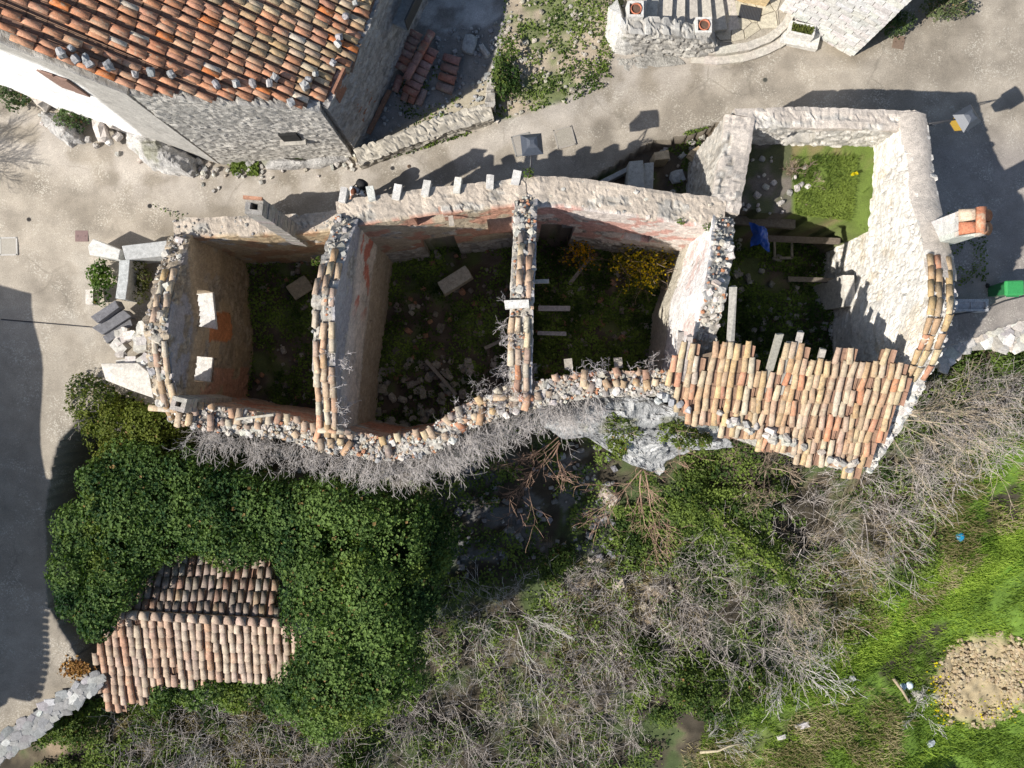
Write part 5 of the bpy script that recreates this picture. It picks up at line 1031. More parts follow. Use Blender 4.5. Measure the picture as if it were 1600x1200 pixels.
def bush(px, py, z, rx, ry, ht, n, dens, size, c0, c1, label, name='shrub', cat='shrub', stems=8, rr=(.16, .3), group=None, flow=None):
    c = onpx(px, py) if z is None else P(px, py, z); t = thing(name, label, cat, c, group)
    bl = [(A([rng.normal(0, .45)*rx, rng.normal(0, .45)*ry, rng.uniform(.3, .9)*ht]), rng.uniform(*rr)) for _ in range(n)]
    o = foliage('foliage', [(b_[0]+c, b_[1]) for b_ in bl], dens, size, c0, c1, t, (.3, 1.1), 1., loc=c)
    G = grow(stems, rng.normal(0, .05, (stems, 3)), np.stack([rng.normal(0, rx, stems), rng.normal(0, ry, stems), np.full(stems, ht)], 1)/max(rx, ht), max(ht, rx)*.9, .014, 2, (5,), spread=.4); put('stems', twig_mesh('stems', G, *TW['brown']), t, loc=c)
    if flow:
        n = flow[0]; k = rng.integers(len(bl), size=n); C = A([bl[i][0] for i in k])+rng.normal(0, .16, (n, 3))+[0, 0, .12]; V, q, cl_ = leaves(C, rng.normal(0, .5, (n, 3))+[0, 0, 1], rng.uniform(.05, .085, n), L3(flow[1], flow[2], rng.random(n)), asp=.6); put('flowers', mk_mesh('flowers', V, q, cl_, M_leaf), t, loc=c, kind='stuff')
    return t
for px, py, rx, ry, ht, n, lab in ((1175, 790, 1.1, .8, 1.4, 40, 'dark evergreen shrub below the tiled eaves behind the rosy thicket'), (1085, 1060, 1.3, .9, 1.2, 46, 'dark evergreen shrub in the middle of the bramble slope near the bottom edge'), (1165, 1065, .8, .8, 1.2, 26, 'evergreen shrub touching the left end of the bright grass strip'), (870, 870, .8, .6, .7, 22, 'bright green shrub at the lower edge of the dark pit'), (1000, 855, 1.0, .8, .7, 28, 'wide green shrub under the reddish hanging stems'), (1000, 1010, .6, .5, .8, 16, 'small leafy shrub on the earth patch of the slope'), (1075, 745, .8, .5, .6, 20, 'yellowish green shrub right of the tip of the white outcrop'), (545, 1180, .6, .5, .7, 16, 'bright green shrub at the bottom edge below the big ivy'), (640, 960, .5, .4, .6, 12, 'small bright shrub at the right foot of the big ivy'), (130, 1130, .7, .6, .9, 18, 'dark green shrub below the lower left stone wall'), (250, 1110, .9, .6, .6, 20, 'dark green shrub in the shade below the outbuilding eaves'), (1480, 575, .9, .4, .7, 22, 'dark green shrub along the foot of the white rubble wall'), (1570, 565, .7, .3, .6, 18, 'dark green shrub at the right edge under the rubble wall'), (925, 1130, .4, .4, .5, 8, 'tiny green shrub among brambles at the bottom centre')):
    bush(px, py, None, rx, ry, ht, n, 260, .095, (.02, .045, .012), (.14, .20, .045), lab, rr=(.22, .42))
V, ps = tube([onpx(1085, 775)+A([0, 0, .5]), onpx(1150, 840)+A([0, 0, 1.2]), onpx(1210, 895)+A([0, 0, 1.6])], [.12, .1, .06], 7); tk = thing('leaning_trunk', 'leaning tree trunk wrapped in bright green ivy above the rosy thicket', 'tree', onpx(1085, 775)); put('trunk', mk_mesh('trunk', V, ps, None, M_wood, True), tk, color=(.22, .18, .13)).location = -A(tk.location)
foliage('ivy_leaves', [(onpx(1085+120*t, 775+115*t)+A([rng.normal(0, .12), rng.normal(0, .12), .6+1.1*t]), rng.uniform(.25, .42)) for t in np.linspace(0, 1, 16)], 300, .1, (.06, .10, .02), (.24, .31, .06), tk, (.3, 1.1), 1., loc=WL[tk.name])
bare(800, 960, None, 2.6, 2.4, 14, 'pale', 'pale bare shrub with arching branches right of the big ivy mass', lean=(0, .1))
bare(700, 1090, None, 2.9, 2.0, 18, 'grey', 'grey bare bramble tangle at the lower edge near the ivy mass', flat=.6)
bare(850, 1120, None, 2.9, 1.8, 18, 'grey', 'dense grey bramble tangle at the bottom centre', flat=.6)
bare(1000, 1080, None, 2.3, 1.6, 13, 'grey', 'thin grey shrub above the bottom edge right of centre', flat=.6)
bare(790, 1030, None, 2.2, 1.8, 14, 'tan', 'tan bare shrub in front of the pale arching shrub', flat=.6)
bare(330, 1130, None, 2.0, 1.8, 16, 'pale', 'pale grey leafless shrub below the tiled outbuilding')
bare(470, 1165, None, 1.7, 1.4, 12, 'tan', 'tan leafless shrub below the ivy at the bottom edge')
bare(1385, 650, -2.0, 3.2, 2.6, 16, 'tan', 'large bare tree leaning out from the eastern corner of the tiled roof', lean=(.75, -.35), levels=4)
bare(1480, 640, None, 2.6, 1.8, 12, 'grey', 'bare grey shrub spreading below the white rubble wall', lean=(.4, 0))
bare(1350, 770, None, 3.0, 2.4, 18, 'grey', 'grey leafless shrub below the eaves of the tiled roof', lean=(.3, -.2))
bare(1235, 895, None, 2.7, 2.0, 22, 'tan', 'tan leafless thicket with radiating stems above the grass strip', lean=(.25, -.25))
bare(1175, 975, None, 2.4, 1.8, 20, 'grey', 'rosy grey leafless thicket left of the radiating tan thicket')
bare(1325, 815, None, 2.0, 1.6, 14, 'tan', 'straggling leafless shrub touching the upper grass slope', lean=(.2, -.3))
bare(1085, 930, None, 1.6, 1.2, 9, 'tan', 'tan leafless shrub on the bare earth in the middle of the slope')
bare(1235, 1040, None, 1.9, 1.6, 11, 'pale', 'nearly white dead shrub beside the bright grass strip', lean=(.2, -.4), gain=1.3)
bare(1010, 735, -2.5, 2.6, 1.4, 12, 'red', 'reddish bare shrub hanging below the tip of the white outcrop', lean=(.2, -.9), flat=.3, kids=(6, 5, 3))
bare(880, 690, -2.5, 2.2, 1.2, 9, 'red', 'thin reddish shrub hanging over the dark pit', lean=(.1, -1.0), flat=.2, kids=(5, 4, 3))
bare(1248, 292, 2.1, .75, .8, 14, 'brown', 'brown dry shrub beside the grass on the upper floor of the white ruin', lean=(.3, .1))
bare(1200, 735, -2.8, 1.8, 1.2, 14, 'brown', 'brown leafless shrub against the wall under the tiled eaves', lean=(0, -.5))
bare(1440, 1105, None, 1.0, .8, 9, 'pale', 'small pale dead bush at the corner of the dug patch')
bare(1100, 1165, None, 2.0, 1.2, 12, 'pale', 'pale dead branches near the bottom edge by the grass', flat=.5, kids=(5, 4, 3))
bare(190, 640, -.4, 1.0, .9, 9, 'grey', 'small leafless shrub among the leaves at the ivy top')
# leafless tree beyond the left edge whose shadow falls on the road
q = caster(8, 235, 0, 3.2); t = thing('bare_tree', 'leafless tree just beyond the left edge of the road', 'tree', (q[0], q[1], -.1)); V, ps = tube([(0, 0, 0), (.05, .02, 1.6), (0, .05, 2.9)], [.14, .12, .09], 8); put('trunk', mk_mesh('trunk', V, ps, None, M_wood, True), t, loc=WL[t.name], color=(.2, .16, .12))
a = rng.uniform(0, 6.28, 26); G = grow(26, np.tile([[0, .05, 2.8]], (26, 1))+rng.normal(0, .1, (26, 3)), np.stack([np.cos(a), np.sin(a), rng.uniform(.1, .9, 26)], 1), 1.0, .03, 3, (7, 5), spread=.4); put('crown', twig_mesh('crown', G, *TW['brown']), t, loc=WL[t.name])

# grey leafless creeper hanging over the south wall
for (s0, s1, lab, dens) in ((.8, 6.2, 'grey leafless creeper hanging from the western half of the south wall', 80), (6.2, 13.0, 'grey leafless creeper hanging thickly around the bulge of the south wall', 150)):
    n = int((s1-s0)*dens*.45); P0 = []; D0 = []
    for _ in range(n):
        s = rng.uniform(s0, s1); s = s if vn(A([s*1.6]), A([3.]), 8)[0] > rng.uniform(.1, .6) else rng.uniform(s0, s1); p, nn = at(SW, s, -SW['th']*rng.uniform(.2, .75)); p[2] += rng.uniform(-1.3, .15); P0.append(p); D0.append(-nn*rng.uniform(.4, 1.2)+A([rng.normal(0, .55), rng.normal(0, .3), rng.uniform(-1.0, .35)]))
    G = grow(n, A(P0), A(D0), .8, .009, 3, (5, 3), nseg=3, spread=.5, curl=.28, shrink=.5, up=-.1); c = A(P0).mean(0); G[0] -= c; G[1] -= c
    put('creeper', twig_mesh('creeper', G, (.25, .225, .21), (.47, .44, .425), None, .7), None, loc=c, label=lab, cat='creeper')
P0, D0 = [], []
for (w, side, s0, s1, n) in ((DB, -1, 3.0, 7.0, 40), (DA, 1, 3.5, 7.0, 25), (SW, 1, 9, 17, 45)):
    for _ in range(n): p, nn = at(w, rng.uniform(s0, s1), side*w['th']*.4); P0.append(p+A([0, 0, rng.uniform(-.4, .1)])); D0.append(nn*side*rng.uniform(.1, 1)+A([rng.normal(0, .4), rng.normal(0, .6), rng.uniform(-.3, .9)]))
G = grow(len(P0), A(P0), A(D0), .5, .009, 3, (4, 4), nseg=3, spread=.7, curl=.5); put('dry_vines', twig_mesh('dry_vines', G, (.30, .27, .26), (.50, .47, .46)), None, kind='stuff', label='dry vine twigs clinging to the dividing walls', cat='vines')

# ------------------------------------------------------------------ evergreen ivy and shrubs
IVY0, IVY1 = (.018, .052, .017), (.155, .235, .062)
zi = lambda x, y: np.interp(x, [60, 250, 430, 560, 640, 690], [-.4, .2, .7, 1.2, .7, -1.4])+(-.5 if y > 1080 else 0)
def ivy(label, region, n, zf=zi, rr=(.42, .9), dens=330, c=(IVY0, IVY1), deep=True, size=.1):
    bl = blobs(region, n, *rr, zf)
    if deep: bl = bl+[(b_[0]-A([0, 0, 1.3]), b_[1]*1.05) for b_ in bl if b_[0][2] > -3]
    return foliage('ivy', bl, dens, size, *c, label=label, cat='ivy')
ivy('green ivy wrapped round the left end of the tiled outbuilding', [(118, 780), (150, 745), (200, 735), (230, 800), (225, 870), (165, 940), (150, 990), (132, 990), (108, 930), (98, 850)], 34)
ivy('green ivy banked above the tiled outbuilding', [(170, 712), (250, 708), (330, 750), (440, 772), (470, 810), (430, 860), (330, 855), (240, 858), (200, 770)], 44)
ivy('tall rounded ivy mass right of the tiled outbuilding', [(440, 782), (520, 768), (620, 785), (668, 815), (685, 880), (655, 960), (620, 1010), (600, 1080), (550, 1120), (490, 1130), (462, 1095), (492, 1045), (484, 960), (455, 880)], 86, rr=(.55, 1.15))
ivy('strip of ivy along the lower eaves of the tiled outbuilding', [(245, 1075), (330, 1062), (400, 1060), (450, 1055), (455, 1110), (420, 1105), (330, 1092), (250, 1100)], 20, lambda x, y: -1.7, (.35, .6))
bl = blobs([(125, 610), (165, 608), (205, 635), (250, 668), (270, 710), (230, 720), (160, 715), (130, 660)], 26, .4, .75, lambda x, y: -.3)
t = thing('evergreen_shrub', 'yellow-green evergreen shrub against the south west corner of the ruin', 'shrub', P(200, 670, -3.2)); foliage('crown', bl+[(b_[0]-A([0, 0, 1.]), b_[1]) for b_ in bl], 300, .08, (.03, .055, .012), (.16, .19, .035), t, loc=P(200, 670, -3.2))
V, ps = tube([(0, 0, -.3), (.1, .1, 1.2), (.0, .3, 2.4)], [.12, .09, .05], 7); put('trunk', mk_mesh('trunk', V, ps, None, M_wood, True), t, loc=P(200, 670, -3.2), color=(.2, .16, .12))
bush(37, 152, .1, .5, .42, .75, 26, 420, .07, (.03, .06, .025), (.13, .17, .07), 'upper rosemary bush below the whitewashed wall, next to the rounded boulder'); bush(132, 188, .1, .5, .45, .75, 26, 420, .07, (.03, .06, .025), (.12, .17, .065), 'lower rosemary bush between two pale rock outcrops')
bush(790, 135, .2, .42, .75, .7, 22, 420, .085, (.035, .07, .018), (.13, .18, .045), 'leafy green bush at the end of the courtyard wall')
bush(1475, 18, .1, .85, .35, .5, 30, 380, .07, (.05, .075, .035), (.17, .20, .09), 'wide grey-green shrub by the road at the top edge'); bush(1392, 42, .1, .45, .35, .5, 16, 380, .075, (.04, .07, .03), (.14, .19, .07), 'smaller grey-green shrub at the corner of the white building')
bush(1000, 420, -1.3, 1.05, 1.0, 2.0, 40, 120, .07, (.07, .09, .015), (.24, .22, .03), 'large broom bush with yellow flowers in the third room', flow=(560, (.66, .46, .01), (.78, .60, .03)), stems=24, rr=(.2, .4))
bush(908, 400, -1.3, .45, .5, 1.2, 14, 90, .06, (.06, .08, .015), (.2, .18, .03), 'smaller bush with orange flowers in the third room', flow=(170, (.62, .30, .01), (.72, .42, .02)), stems=12, rr=(.15, .3))
bush(165, 440, 0, .22, .62, .35, 30, 420, .08, (.03, .07, .015), (.12, .2, .035), 'bed of dense low green plants in the left forecourt', 'planted_bed', 'plants'); bush(229, 440, .1, .2, .55, .3, 14, 300, .07, (.03, .05, .015), (.12, .12, .035), 'sparse shaded plants in the right forecourt bed', 'planted_bed', 'plants')
for px, py, z, r, lab in ((1062, 346, 3.9, .16, 'small green tuft on the inner edge of the pink room wall'), (1105, 356, 3.9, .14, 'small green tuft where the mortar wall meets the white dividing wall'), (826, 272, 3.9, .2, 'green tuft under the street lantern on the wall top'), (496, 410, 2.6, .2, 'bright green tuft on the end of the first room wall'), (568, 500, .55, .24, 'bright green tuft on the ledge in the second room'), (822, 326, 3.6, .16, 'dark green tuft in the corner above the pink wall'), (352, 490, .1, .3, 'dark green tuft under the west window of the first room'), (1412, 256, 3.0, .12, 'little green tuft on the upper part of the bright gable'), (1398, 305, 2.6, .12, 'little star-shaped tuft low on the bright gable'), (1420, 270, 3.2, .12, 'little green tuft below the upper tuft on the gable')):
    bush(px, py, z-.1, r*.6, r*.6, r*.8, 6, 500, .055, (.04, .075, .015), (.15, .22, .04), lab, 'plant_tuft', 'plant', 4, (.07, .13))
for px, py, rx in ((955, 655, .38), (975, 675, .42), (965, 700, .3), (1050, 668, .75), (1070, 680, .55), (1100, 688, .2)):
    z = float(cl(px, A(py)))+.35; bush(px, py, z, rx, rx*.8, .22, 22, 420, .075, (.06, .09, .02), (.19, .24, .05), {955: 'upper green cushion in the cleft of the white outcrop', 975: 'brownish green cushion in the middle of the white outcrop', 965: 'lowest green cushion at the edge of the white outcrop', 1050: 'widest green cushion on the right side of the white outcrop', 1070: 'green cushion overlapping the widest one on the outcrop', 1100: 'tiny green cushion on the lower right of the outcrop'}[px], 'plant_cushion', 'plant', 4, (.1, .2))
# dark evergreens beyond the bottom edge, casting the shade on the grass
q = caster(1470, 1180, -5.7, -2.4); c = A([q[0], q[1]-.4, -5.8]); t = thing('evergreen_tree', 'dark evergreen just below the lower right edge', 'tree', c); V, ps = tube([(0, 0, 0), (0, 0, 2.5)], [.16, .08], 8); put('trunk', mk_mesh('trunk', V, ps, None, M_wood, True), t, loc=c, color=(.2, .15, .11))
foliage('crown', [(c+A([rng.normal(0, .6), rng.normal(0, .3)-.4, rng.uniform(1.3, 3.6)]), rng.uniform(.5, .8)) for _ in range(14)], 200, .1, IVY0, IVY1, t, loc=c)

# ------------------------------------------------------------------ ground cover
def scatter(poly_px, n, dz=(0, .06), zone=None, mask=None):
    """points on the ground inside a photograph outline"""
    xs = [p[0] for p in poly_px]; ys = [p[1] for p in poly_px]; px = rng.uniform(min(xs), max(xs), n); py = rng.uniform(min(ys), max(ys), n); ok = inpoly(px, py, poly_px); px, py = px[ok], py[ok]; z = np.zeros(len(px))
    for _ in range(6): k = (H-z)/F; x = (px-800)*k; y = -(py-600)*k; zn = zonef(x, y); z = height(x, y, zn)
    ok = np.ones(len(px), bool)
    if zone is not None: ok &= np.isin(zn, zone)
    if mask: ok &= rng.random(len(px)) < mask(x, y)
    x, y, z = x[ok], y[ok], z[ok]; return np.stack([x, y, z+rng.uniform(*dz, len(x))], 1)
cm = lambda lo, hi, f=1.1, s=7: (lambda x, y: ss(lo, hi, fbm(x*f, y*f, s, 4)))
def cover_leaves(name, sets, size, c0, c1, label, cat):
    C = np.vstack(sets); Nn = rng.normal(0, .45, (len(C), 3))+[0, 0, 1]; tone = np.clip(.5+(fbm(C[:, 0]*1.4, C[:, 1]*1.4, 29, 3)-.5)*2.2+rng.normal(0, .22, len(C)), 0, 1)
    V, q, cl_ = leaves(C, Nn, rng.uniform(.6, 1.4, len(C))*size, L3(c0, c1, tone)); put(name, mk_mesh(name, V, q, cl_, M_leaf), None, kind='stuff', label=label, cat=cat)
FULL = [(-20, 150), (1620, 150), (1620, 1220), (-20, 1220)]
cover_leaves('room_weeds', [scatter([(380, 330), (850, 330), (850, 720), (250, 700)], 52000, (0, .25), [2, 3], cm(.32, .50)), scatter([(830, 330), (1130, 330), (1100, 620), (830, 640)], 30000, (0, .3), [4], cm(.3, .46)), scatter([(1110, 330), (1400, 330), (1400, 620), (1080, 620)], 24000, (0, .2), [5], cm(.36, .52))], .08, (.05, .09, .02), (.24, .34, .075), 'low weeds covering the sunken room floors', 'weeds')
cover_leaves('undergrowth_leaves', [scatter([(600, 600), (1500, 620), (1450, 900), (1330, 1020), (1200, 1100), (1000, 1210), (480, 1210), (640, 900)], 95000, (0, .6), [1], cm(.42, .54)), scatter([(1060, 760), (1160, 760), (1240, 880), (1200, 910), (1080, 830)], 7000, (.3, .9), [1]), scatter([(1100, 540), (1600, 540), (1600, 640), (1420, 640), (1400, 760)], 16000, (0, .5), [1], cm(.38, .5)), scatter([(1000, 1020), (1160, 1010), (1170, 1110), (980, 1130)], 9000, (0, .8), [1], cm(.35, .5)), scatter([(60, 1090), (470, 1080), (560, 1220), (60, 1220)], 24000, (0, .5), [1], cm(.42, .55)), scatter([(960, 790), (1130, 760), (1130, 960), (960, 900)], 9000, (0, .5), [1], cm(.36, .5)), scatter([(240, 690), (660, 740), (700, 880), (600, 900)], 5000, (0, .4), [1], cm(.42, .55))], .1, (.035, .07, .018), (.20, .27, .06), 'green leaves of low undergrowth on the shaded slope', 'undergrowth')
cover_leaves('roadside_weeds', [scatter(pl, n, (0, .16), [0], cm(.35, .5, 2.2)) for pl, n in (([(355, 250), (405, 255), (405, 275), (365, 275)], 1200), ([(425, 248), (490, 248), (490, 264), (425, 264)], 800), ([(590, 232), (750, 190), (755, 205), (600, 252)], 3000), ([(660, 170), (720, 150), (690, 195), (640, 210)], 300), (BANK, 8000), ([(1060, 215), (1110, 208), (1110, 245), (1040, 250)], 1800), ([(1480, 330), (1540, 360), (1540, 440), (1480, 450)], 600), ([(240, 320), (300, 340), (300, 350), (280, 350)], 100), ([(870, 150), (945, 100), (960, 130), (880, 165)], 900))]+[scatter([(1035, 235), (1110, 210), (1115, 310), (1030, 310)], 1800, (0, .2), [7], cm(.42, .55, 1.6)), scatter([(600, 110), (800, 100), (800, 200), (560, 235)], 2500, (0, .1), [0], cm(.55, .66, 1.4))], .075, (.04, .075, .015), (.17, .23, .05), 'green weeds along walls and on the bank beside the lane', 'weeds')
def blades(sets, h, c0, c1, name, label):
    C = np.vstack(sets); n = len(C); a = rng.uniform(0, 6.28, n); w = rng.uniform(.010, .02, n); hh = h*rng.uniform(.5, 1.3, n); lx = rng.normal(0, .55, n)*hh+.35*hh; ly = rng.normal(0, .55, n)*hh+.2*hh
    b0 = C+np.stack([np.cos(a)*w, np.sin(a)*w, 0*a-.02], 1); b1 = C-np.stack([np.cos(a)*w, np.sin(a)*w, 0*a+.02], 1); m0 = C+np.stack([lx*.4+np.cos(a)*w*.8, ly*.4+np.sin(a)*w*.8, hh*.65], 1); m1 = C+np.stack([lx*.4-np.cos(a)*w*.8, ly*.4-np.sin(a)*w*.8, hh*.65], 1); tp = C+np.stack([lx, ly, hh*.9], 1)
    V = np.stack([b0, b1, m1, m0, tp], 1).reshape(-1, 3); i = np.arange(n)[:, None]*5; tone = np.clip(.5+(fbm(C[:, 0]*.9, C[:, 1]*.9, 27, 4)-.5)*2.6+rng.normal(0, .2, n), 0, 1)
    put(name, mk_mesh(name, V, [i+A([[0, 1, 2, 3]]), i+A([[3, 2, 4]])], np.repeat(L3(c0, c1, tone), 5, 0), M_leaf), None, kind='stuff', label=label, cat='grass')
PIN = [(1540+(a-1540)*.9, 1065+(b-1065)*.88) for a, b in PATCH]
notp = lambda x, y: (1-inpoly(800+x*F/(H+5.6), 600-y*F/(H+5.6), PIN)*.97)*(.15+.85*ss(.34, .5, fbm(x*.8, y*.8, 31, 4)))
blades([scatter(MEADOW, 120000, (0, 0), [1], notp), scatter([(1300, 985), (1450, 890), (1620, 800), (1620, 880), (1480, 960), (1330, 1080), (1180, 1120)], 30000, (0, 0), [1])], .16, (.085, .145, .02), (.25, .36, .05), 'grass', 'bright green spring grass on the slope and upper floor')
blades([scatter([(1290, 1000), (1450, 895), (1630, 795), (1630, 850), (1480, 945), (1330, 1060), (1180, 1120), (1170, 1090)], 34000, (0, 0), [1], cm(.3, .45, 1.6, 18))], .17, (.14, .24, .03), (.34, .46, .07), 'grass', 'brightest green grass in a diagonal band along the slope')
blades([scatter([(1232, 205), (1420, 195), (1420, 365), (1245, 365)], 34000, (0, 0), [6], cm(.25, .5, 1.6))], .13, (.06, .10, .02), (.19, .25, .05), 'grass', 'patchy green grass on the upper floor of the white ruin')
DRY = [(1060, 1150), (1230, 1080), (1350, 1055), (1440, 1095), (1450, 1160), (1390, 1230), (1040, 1250)]
blades([scatter([(1260, 900), (1450, 780), (1600, 600), (1620, 800), (1440, 960), (1300, 1010)], 30000, (0, 0), [1], cm(.4, .55, .9, 12)), scatter(DRY, 22000, (0, 0), [1], lambda x, y: ss(.36, .52, fbm(x*.9, y*.9, 12, 4))*ss(0, 65, pdist(800+x*F/(H+5.6), 600-y*F/(H+5.6), DRY))), scatter([(850, 880), (1080, 850), (1100, 1010), (880, 1080)], 16000, (0, 0), [1], cm(.4, .52, .9, 14)), scatter([(200, 1090), (560, 1120), (560, 1220), (150, 1220)], 16000, (0, 0), [1], cm(.4, .55, .9, 15))], .24, (.20, .17, .08), (.40, .34, .20), 'dry_grass', 'straw coloured dry grass among the shrubs')
# tangle of thin twigs over the whole slope
C = np.vstack([scatter([(640, 920), (900, 880), (1040, 1040), (960, 1150), (900, 1230), (540, 1230), (600, 1080)], 1000, (.1, .9), [1]), scatter([(1060, 860), (1200, 740), (1420, 700), (1420, 830), (1320, 960), (1240, 1060), (1100, 1040), (1020, 960)], 800, (.1, 1.1), [1]), scatter([(1380, 600), (1600, 580), (1600, 680), (1420, 780)], 700, (.1, .9), [1]), scatter([(200, 1090), (560, 1110), (560, 1220), (200, 1220)], 500, (.1, .6), [1]), scatter([(880, 880), (1100, 840), (1120, 1060), (900, 1060)], 500, (.05, .5), [1])])
a = rng.uniform(0, 6.28, len(C)); G = grow(len(C), C, np.stack([np.cos(a), np.sin(a), rng.normal(.25, .4, len(C))], 1), 1.0, .010, 2, (4,), nseg=3, spread=.6, curl=.4, shrink=.6); put('twig_tangle', twig_mesh('twig_tangle', G, (.26, .225, .205), (.52, .475, .44)), None, kind='stuff', label='tangle of leafless bramble twigs covering the slope', cat='undergrowth')
# loose stones, rubble and litter
b = MB()
def pebbles(pl, n, zone, size, pal, dz=.0, mask=None):
    for p in scatter(pl, n, (0, .02), zone, mask): V, q = STONE_RAW[int(rng.integers(10))]; d = rng.uniform(*size); b.add(V*d*rng.uniform(.7, 1.3, 3) @ A(Matrix.Rotation(rng.uniform(0, 6), 3, 'Z')).T+p+A([0, 0, d*.2]), [q], pick(pal))
pebbles([(640, 690), (960, 690), (960, 890), (660, 900)], 230, [1], (.06, .28), [(.24, .24, .25), (.32, .32, .33), (.18, .18, .18)]); pebbles([(250, 690), (640, 720), (640, 800), (300, 740)], 60, [1], (.1, .45), LIME)
pebbles([(240, 330), (1110, 330), (1110, 700), (240, 720)], 1500, [2, 3, 4], (.05, .24), [(.30, .27, .23), (.44, .40, .34), (.24, .2, .17), (.40, .22, .14)], mask=cm(.38, .55, 1.3, 15)); pebbles([(500, 560), (820, 560), (820, 690), (500, 690)], 220, [3], (.08, .34), [(.42, .39, .33), (.34, .31, .26), (.48, .44, .38)]); pebbles([(1140, 400), (1330, 400), (1330, 540), (1140, 540)], 45, [5], (.08, .26), [(.36, .34, .30), (.42, .40, .36)]); pebbles([(1140, 220), (1440, 220), (1440, 600), (1080, 600)], 200, [5], (.05, .2), LIME); pebbles([(1160, 220), (1270, 220), (1260, 340), (1130, 340)], 60, [6], (.05, .2), LIME)
b2 = b; b = MB(); pebbles([(1450, 985), (1630, 985), (1630, 1130), (1470, 1140)], 2400, [1], (.04, .15), [(.40, .32, .20), (.36, .28, .17), (.44, .36, .24)], mask=lambda x, y: inpoly(800+x*F/(H+5.6), 600-y*F/(H+5.6), PATCH)*ss(.38, .55, fbm(x*1.1, y*1.1, 51, 3))); put('soil_clods', b.mesh('soil_clods', M_ground), None, kind='stuff', label='dry clods of soil in the dug patch', cat='soil'); b = b2
pebbles(BANK, 420, [0], (.04, .14), [(.44, .40, .33), (.52, .48, .42), (.36, .32, .26)]); pebbles([(560, 240), (600, 60), (800, 30), (790, 60), (760, 160)], 380, [0], (.04, .14), [(.36, .36, .36), (.46, .46, .45)])
pebbles([(230, 268), (330, 285), (560, 255), (770, 185), (760, 200), (560, 272), (330, 300)], 160, [0], (.04, .13), WHITE+LIME); pebbles([(850, 880), (1080, 850), (1080, 1010), (880, 1050)], 90, [1], (.08, .3), [(.46, .40, .33), (.40, .35, .28)]); pebbles([(1040, 215), (1110, 205), (1110, 310), (990, 310)], 60, [7], (.06, .25), LIME)
pebbles([(270, 240), (560, 235), (560, 262), (300, 285)], 120, [0], (.06, .22), WHITE+LIME); pebbles([(50, 165), (230, 205), (300, 265), (280, 275), (60, 200)], 90, [0], (.06, .25), WHITE+LIME)
put('rubble', b.mesh('rubble', M_rock), None, kind='stuff', label='loose stones and rubble scattered on the ground', cat='rubble')
C = scatter([(1425, 985), (1600, 985), (1600, 1130), (1460, 1140)], 0 or 10, (0, 0)); n = 260; C = onpx(120, 1044)+np.stack([rng.normal(0, .26, n), rng.normal(0, .17, n), rng.uniform(.02, .1, n)], 1); V, q, cl_ = leaves(C, rng.normal(0, .4, (n, 3))+[0, 0, 1], rng.uniform(.08, .14, n), L3((.20, .09, .03), (.42, .24, .08), rng.random(n))); put('fallen_leaves', mk_mesh('fallen_leaves', V, q, cl_, M_leaf), None, kind='stuff', label='small heap of dry brown leaves at the end of the left road', cat='leaves')
n = 120; C = np.vstack([onpx(1465, 1085)+np.stack([rng.normal(0, .25, 90), rng.normal(0, .7, 90), rng.uniform(.15, .3, 90)], 1), onpx(1560, 1105)+np.stack([rng.normal(0, .7, 60), rng.normal(0, .3, 60), rng.uniform(.1, .25, 60)], 1), P(1332, 272, 2.4)+rng.normal(0, .02, (8, 3)), P(1338, 271, 2.4)+rng.normal(0, .02, (8, 3))]); V, q, cl_ = leaves(C, rng.normal(0, .4, (len(C), 3))+[0, 0, 1], rng.uniform(.05, .1, len(C)), L3((.5, .42, .01), (.65, .55, .02), rng.random(len(C))), asp=.6); put('wild_flowers', mk_mesh('wild_flowers', V, q, cl_, M_leaf), None, kind='stuff', label='tiny yellow wild flowers at the edge of the dug patch', cat='flowers')
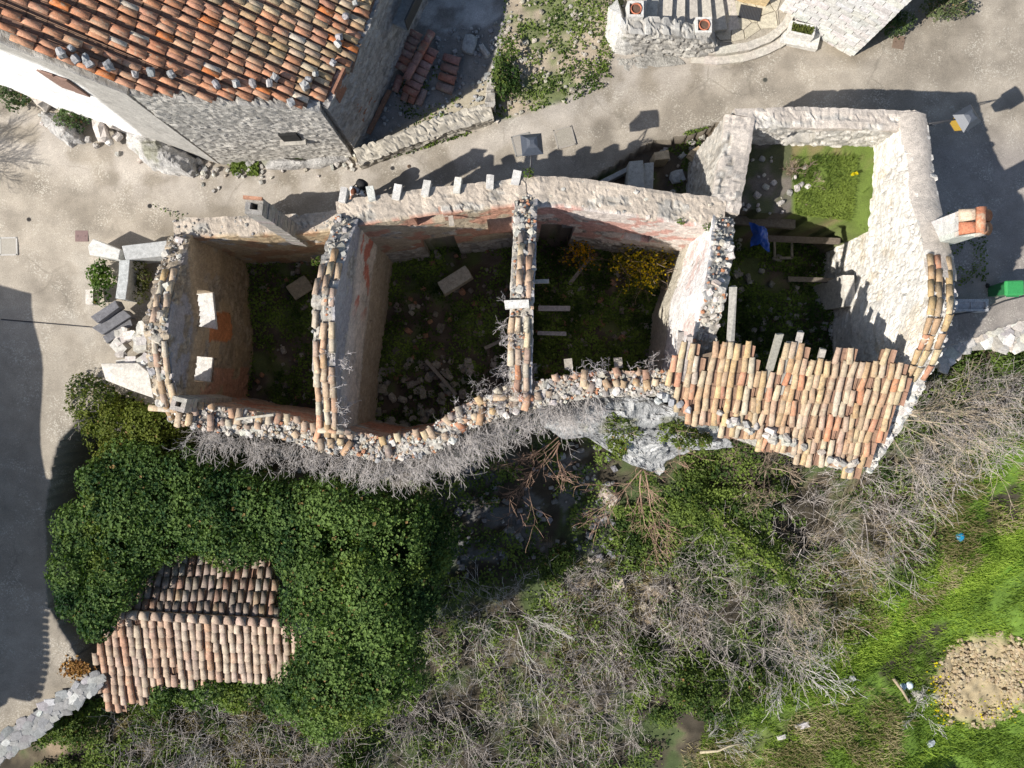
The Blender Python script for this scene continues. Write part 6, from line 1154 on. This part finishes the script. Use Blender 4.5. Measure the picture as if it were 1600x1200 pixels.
def bag(px, py, s, col, lab):
    c = onpx(px, py); n = 14; a = np.linspace(0, 2*math.pi, n, endpoint=False); el = np.linspace(-.6, math.pi/2, 9); V = A([[math.cos(e)*math.cos(x), math.cos(e)*math.sin(x), math.sin(e)] for e in el for x in a]); V = V*(1+.35*(fbm3(V+px, 2.2, 5, 3)-.5))[:, None]*A([s, s*1.15, s*.8]); Qd = A([[i*n+j, i*n+(j+1) % n, (i+1)*n+(j+1) % n, (i+1)*n+j] for i in range(8) for j in range(n)])
    put('plastic_bag', mk_mesh('plastic_bag', V, [Qd], None, M_plastic, True), None, loc=c+A([0, 0, s*.4]), color=col, label=lab, cat='plastic bag')
bag(1498, 838, .17, (.02, .30, .50), 'blue plastic bag dropped on the grass slope'); bag(1410, 1072, .13, (.55, .68, .76), 'left of two pale bags beside the dug patch'); bag(1420, 1070, .15, (.66, .74, .80), 'larger right one of two pale bags beside the dug patch')
lone(1432, 1086, None, (.4, .36, .14), (.44, .42, .36), 'flat beige stone next to the pale bags'); lone(1330, 1058, None, (.24, .26, .2), (.46, .46, .42), 'square pale stone in the bright grass strip'); lone(1453, 1160, None, (.26, .3, .2), (.42, .45, .47), 'grey stone at the lower edge of the grass')
lone(1252, 1132, None, (.6, .25, .2), (.60, .57, .55), 'long pale stone between dry shrubs and the grass', (0, 0, .3)); lone(1220, 1150, None, (.4, .2, .2), (.54, .51, .48), 'smaller pale stone left of the long pale stone', (0, 0, .3)); lone(965, 908, None, (.6, .6, .4), (.48, .40, .33), 'beige boulder on the slope below the dark pit'); lone(950, 775, None, (.6, .8, .5), (.46, .41, .35), 'tan boulder at the right edge of the dark pit')
p0, p1 = onpx(1393, 1058), onpx(1418, 1095); V, ps = tube([p0+A([0, 0, .15]), (p0+p1)/2+A([.02, 0, .2]), p1+A([0, 0, .12])], [.07, .06, .05], 8); put('log', mk_mesh('log', V, ps, None, M_wood, True), None, color=(.36, .29, .2), label='short weathered log beside the pale bags', cat='log')
pp = [onpx(1085, 1158)+A([0, 0, .9]), onpx(1110, 1152)+A([0, 0, 1.1]), onpx(1125, 1143)+A([0, 0, 1.2]), onpx(1155, 1138)+A([0, 0, 1.1])]; V, ps = tube(pp, [.06, .05, .04, .02], 7); put('fallen_branch', mk_mesh('fallen_branch', V, ps, None, M_wood, True), None, color=(.44, .38, .26), label='pale lichen covered fallen branch near the bottom edge', cat='branch')
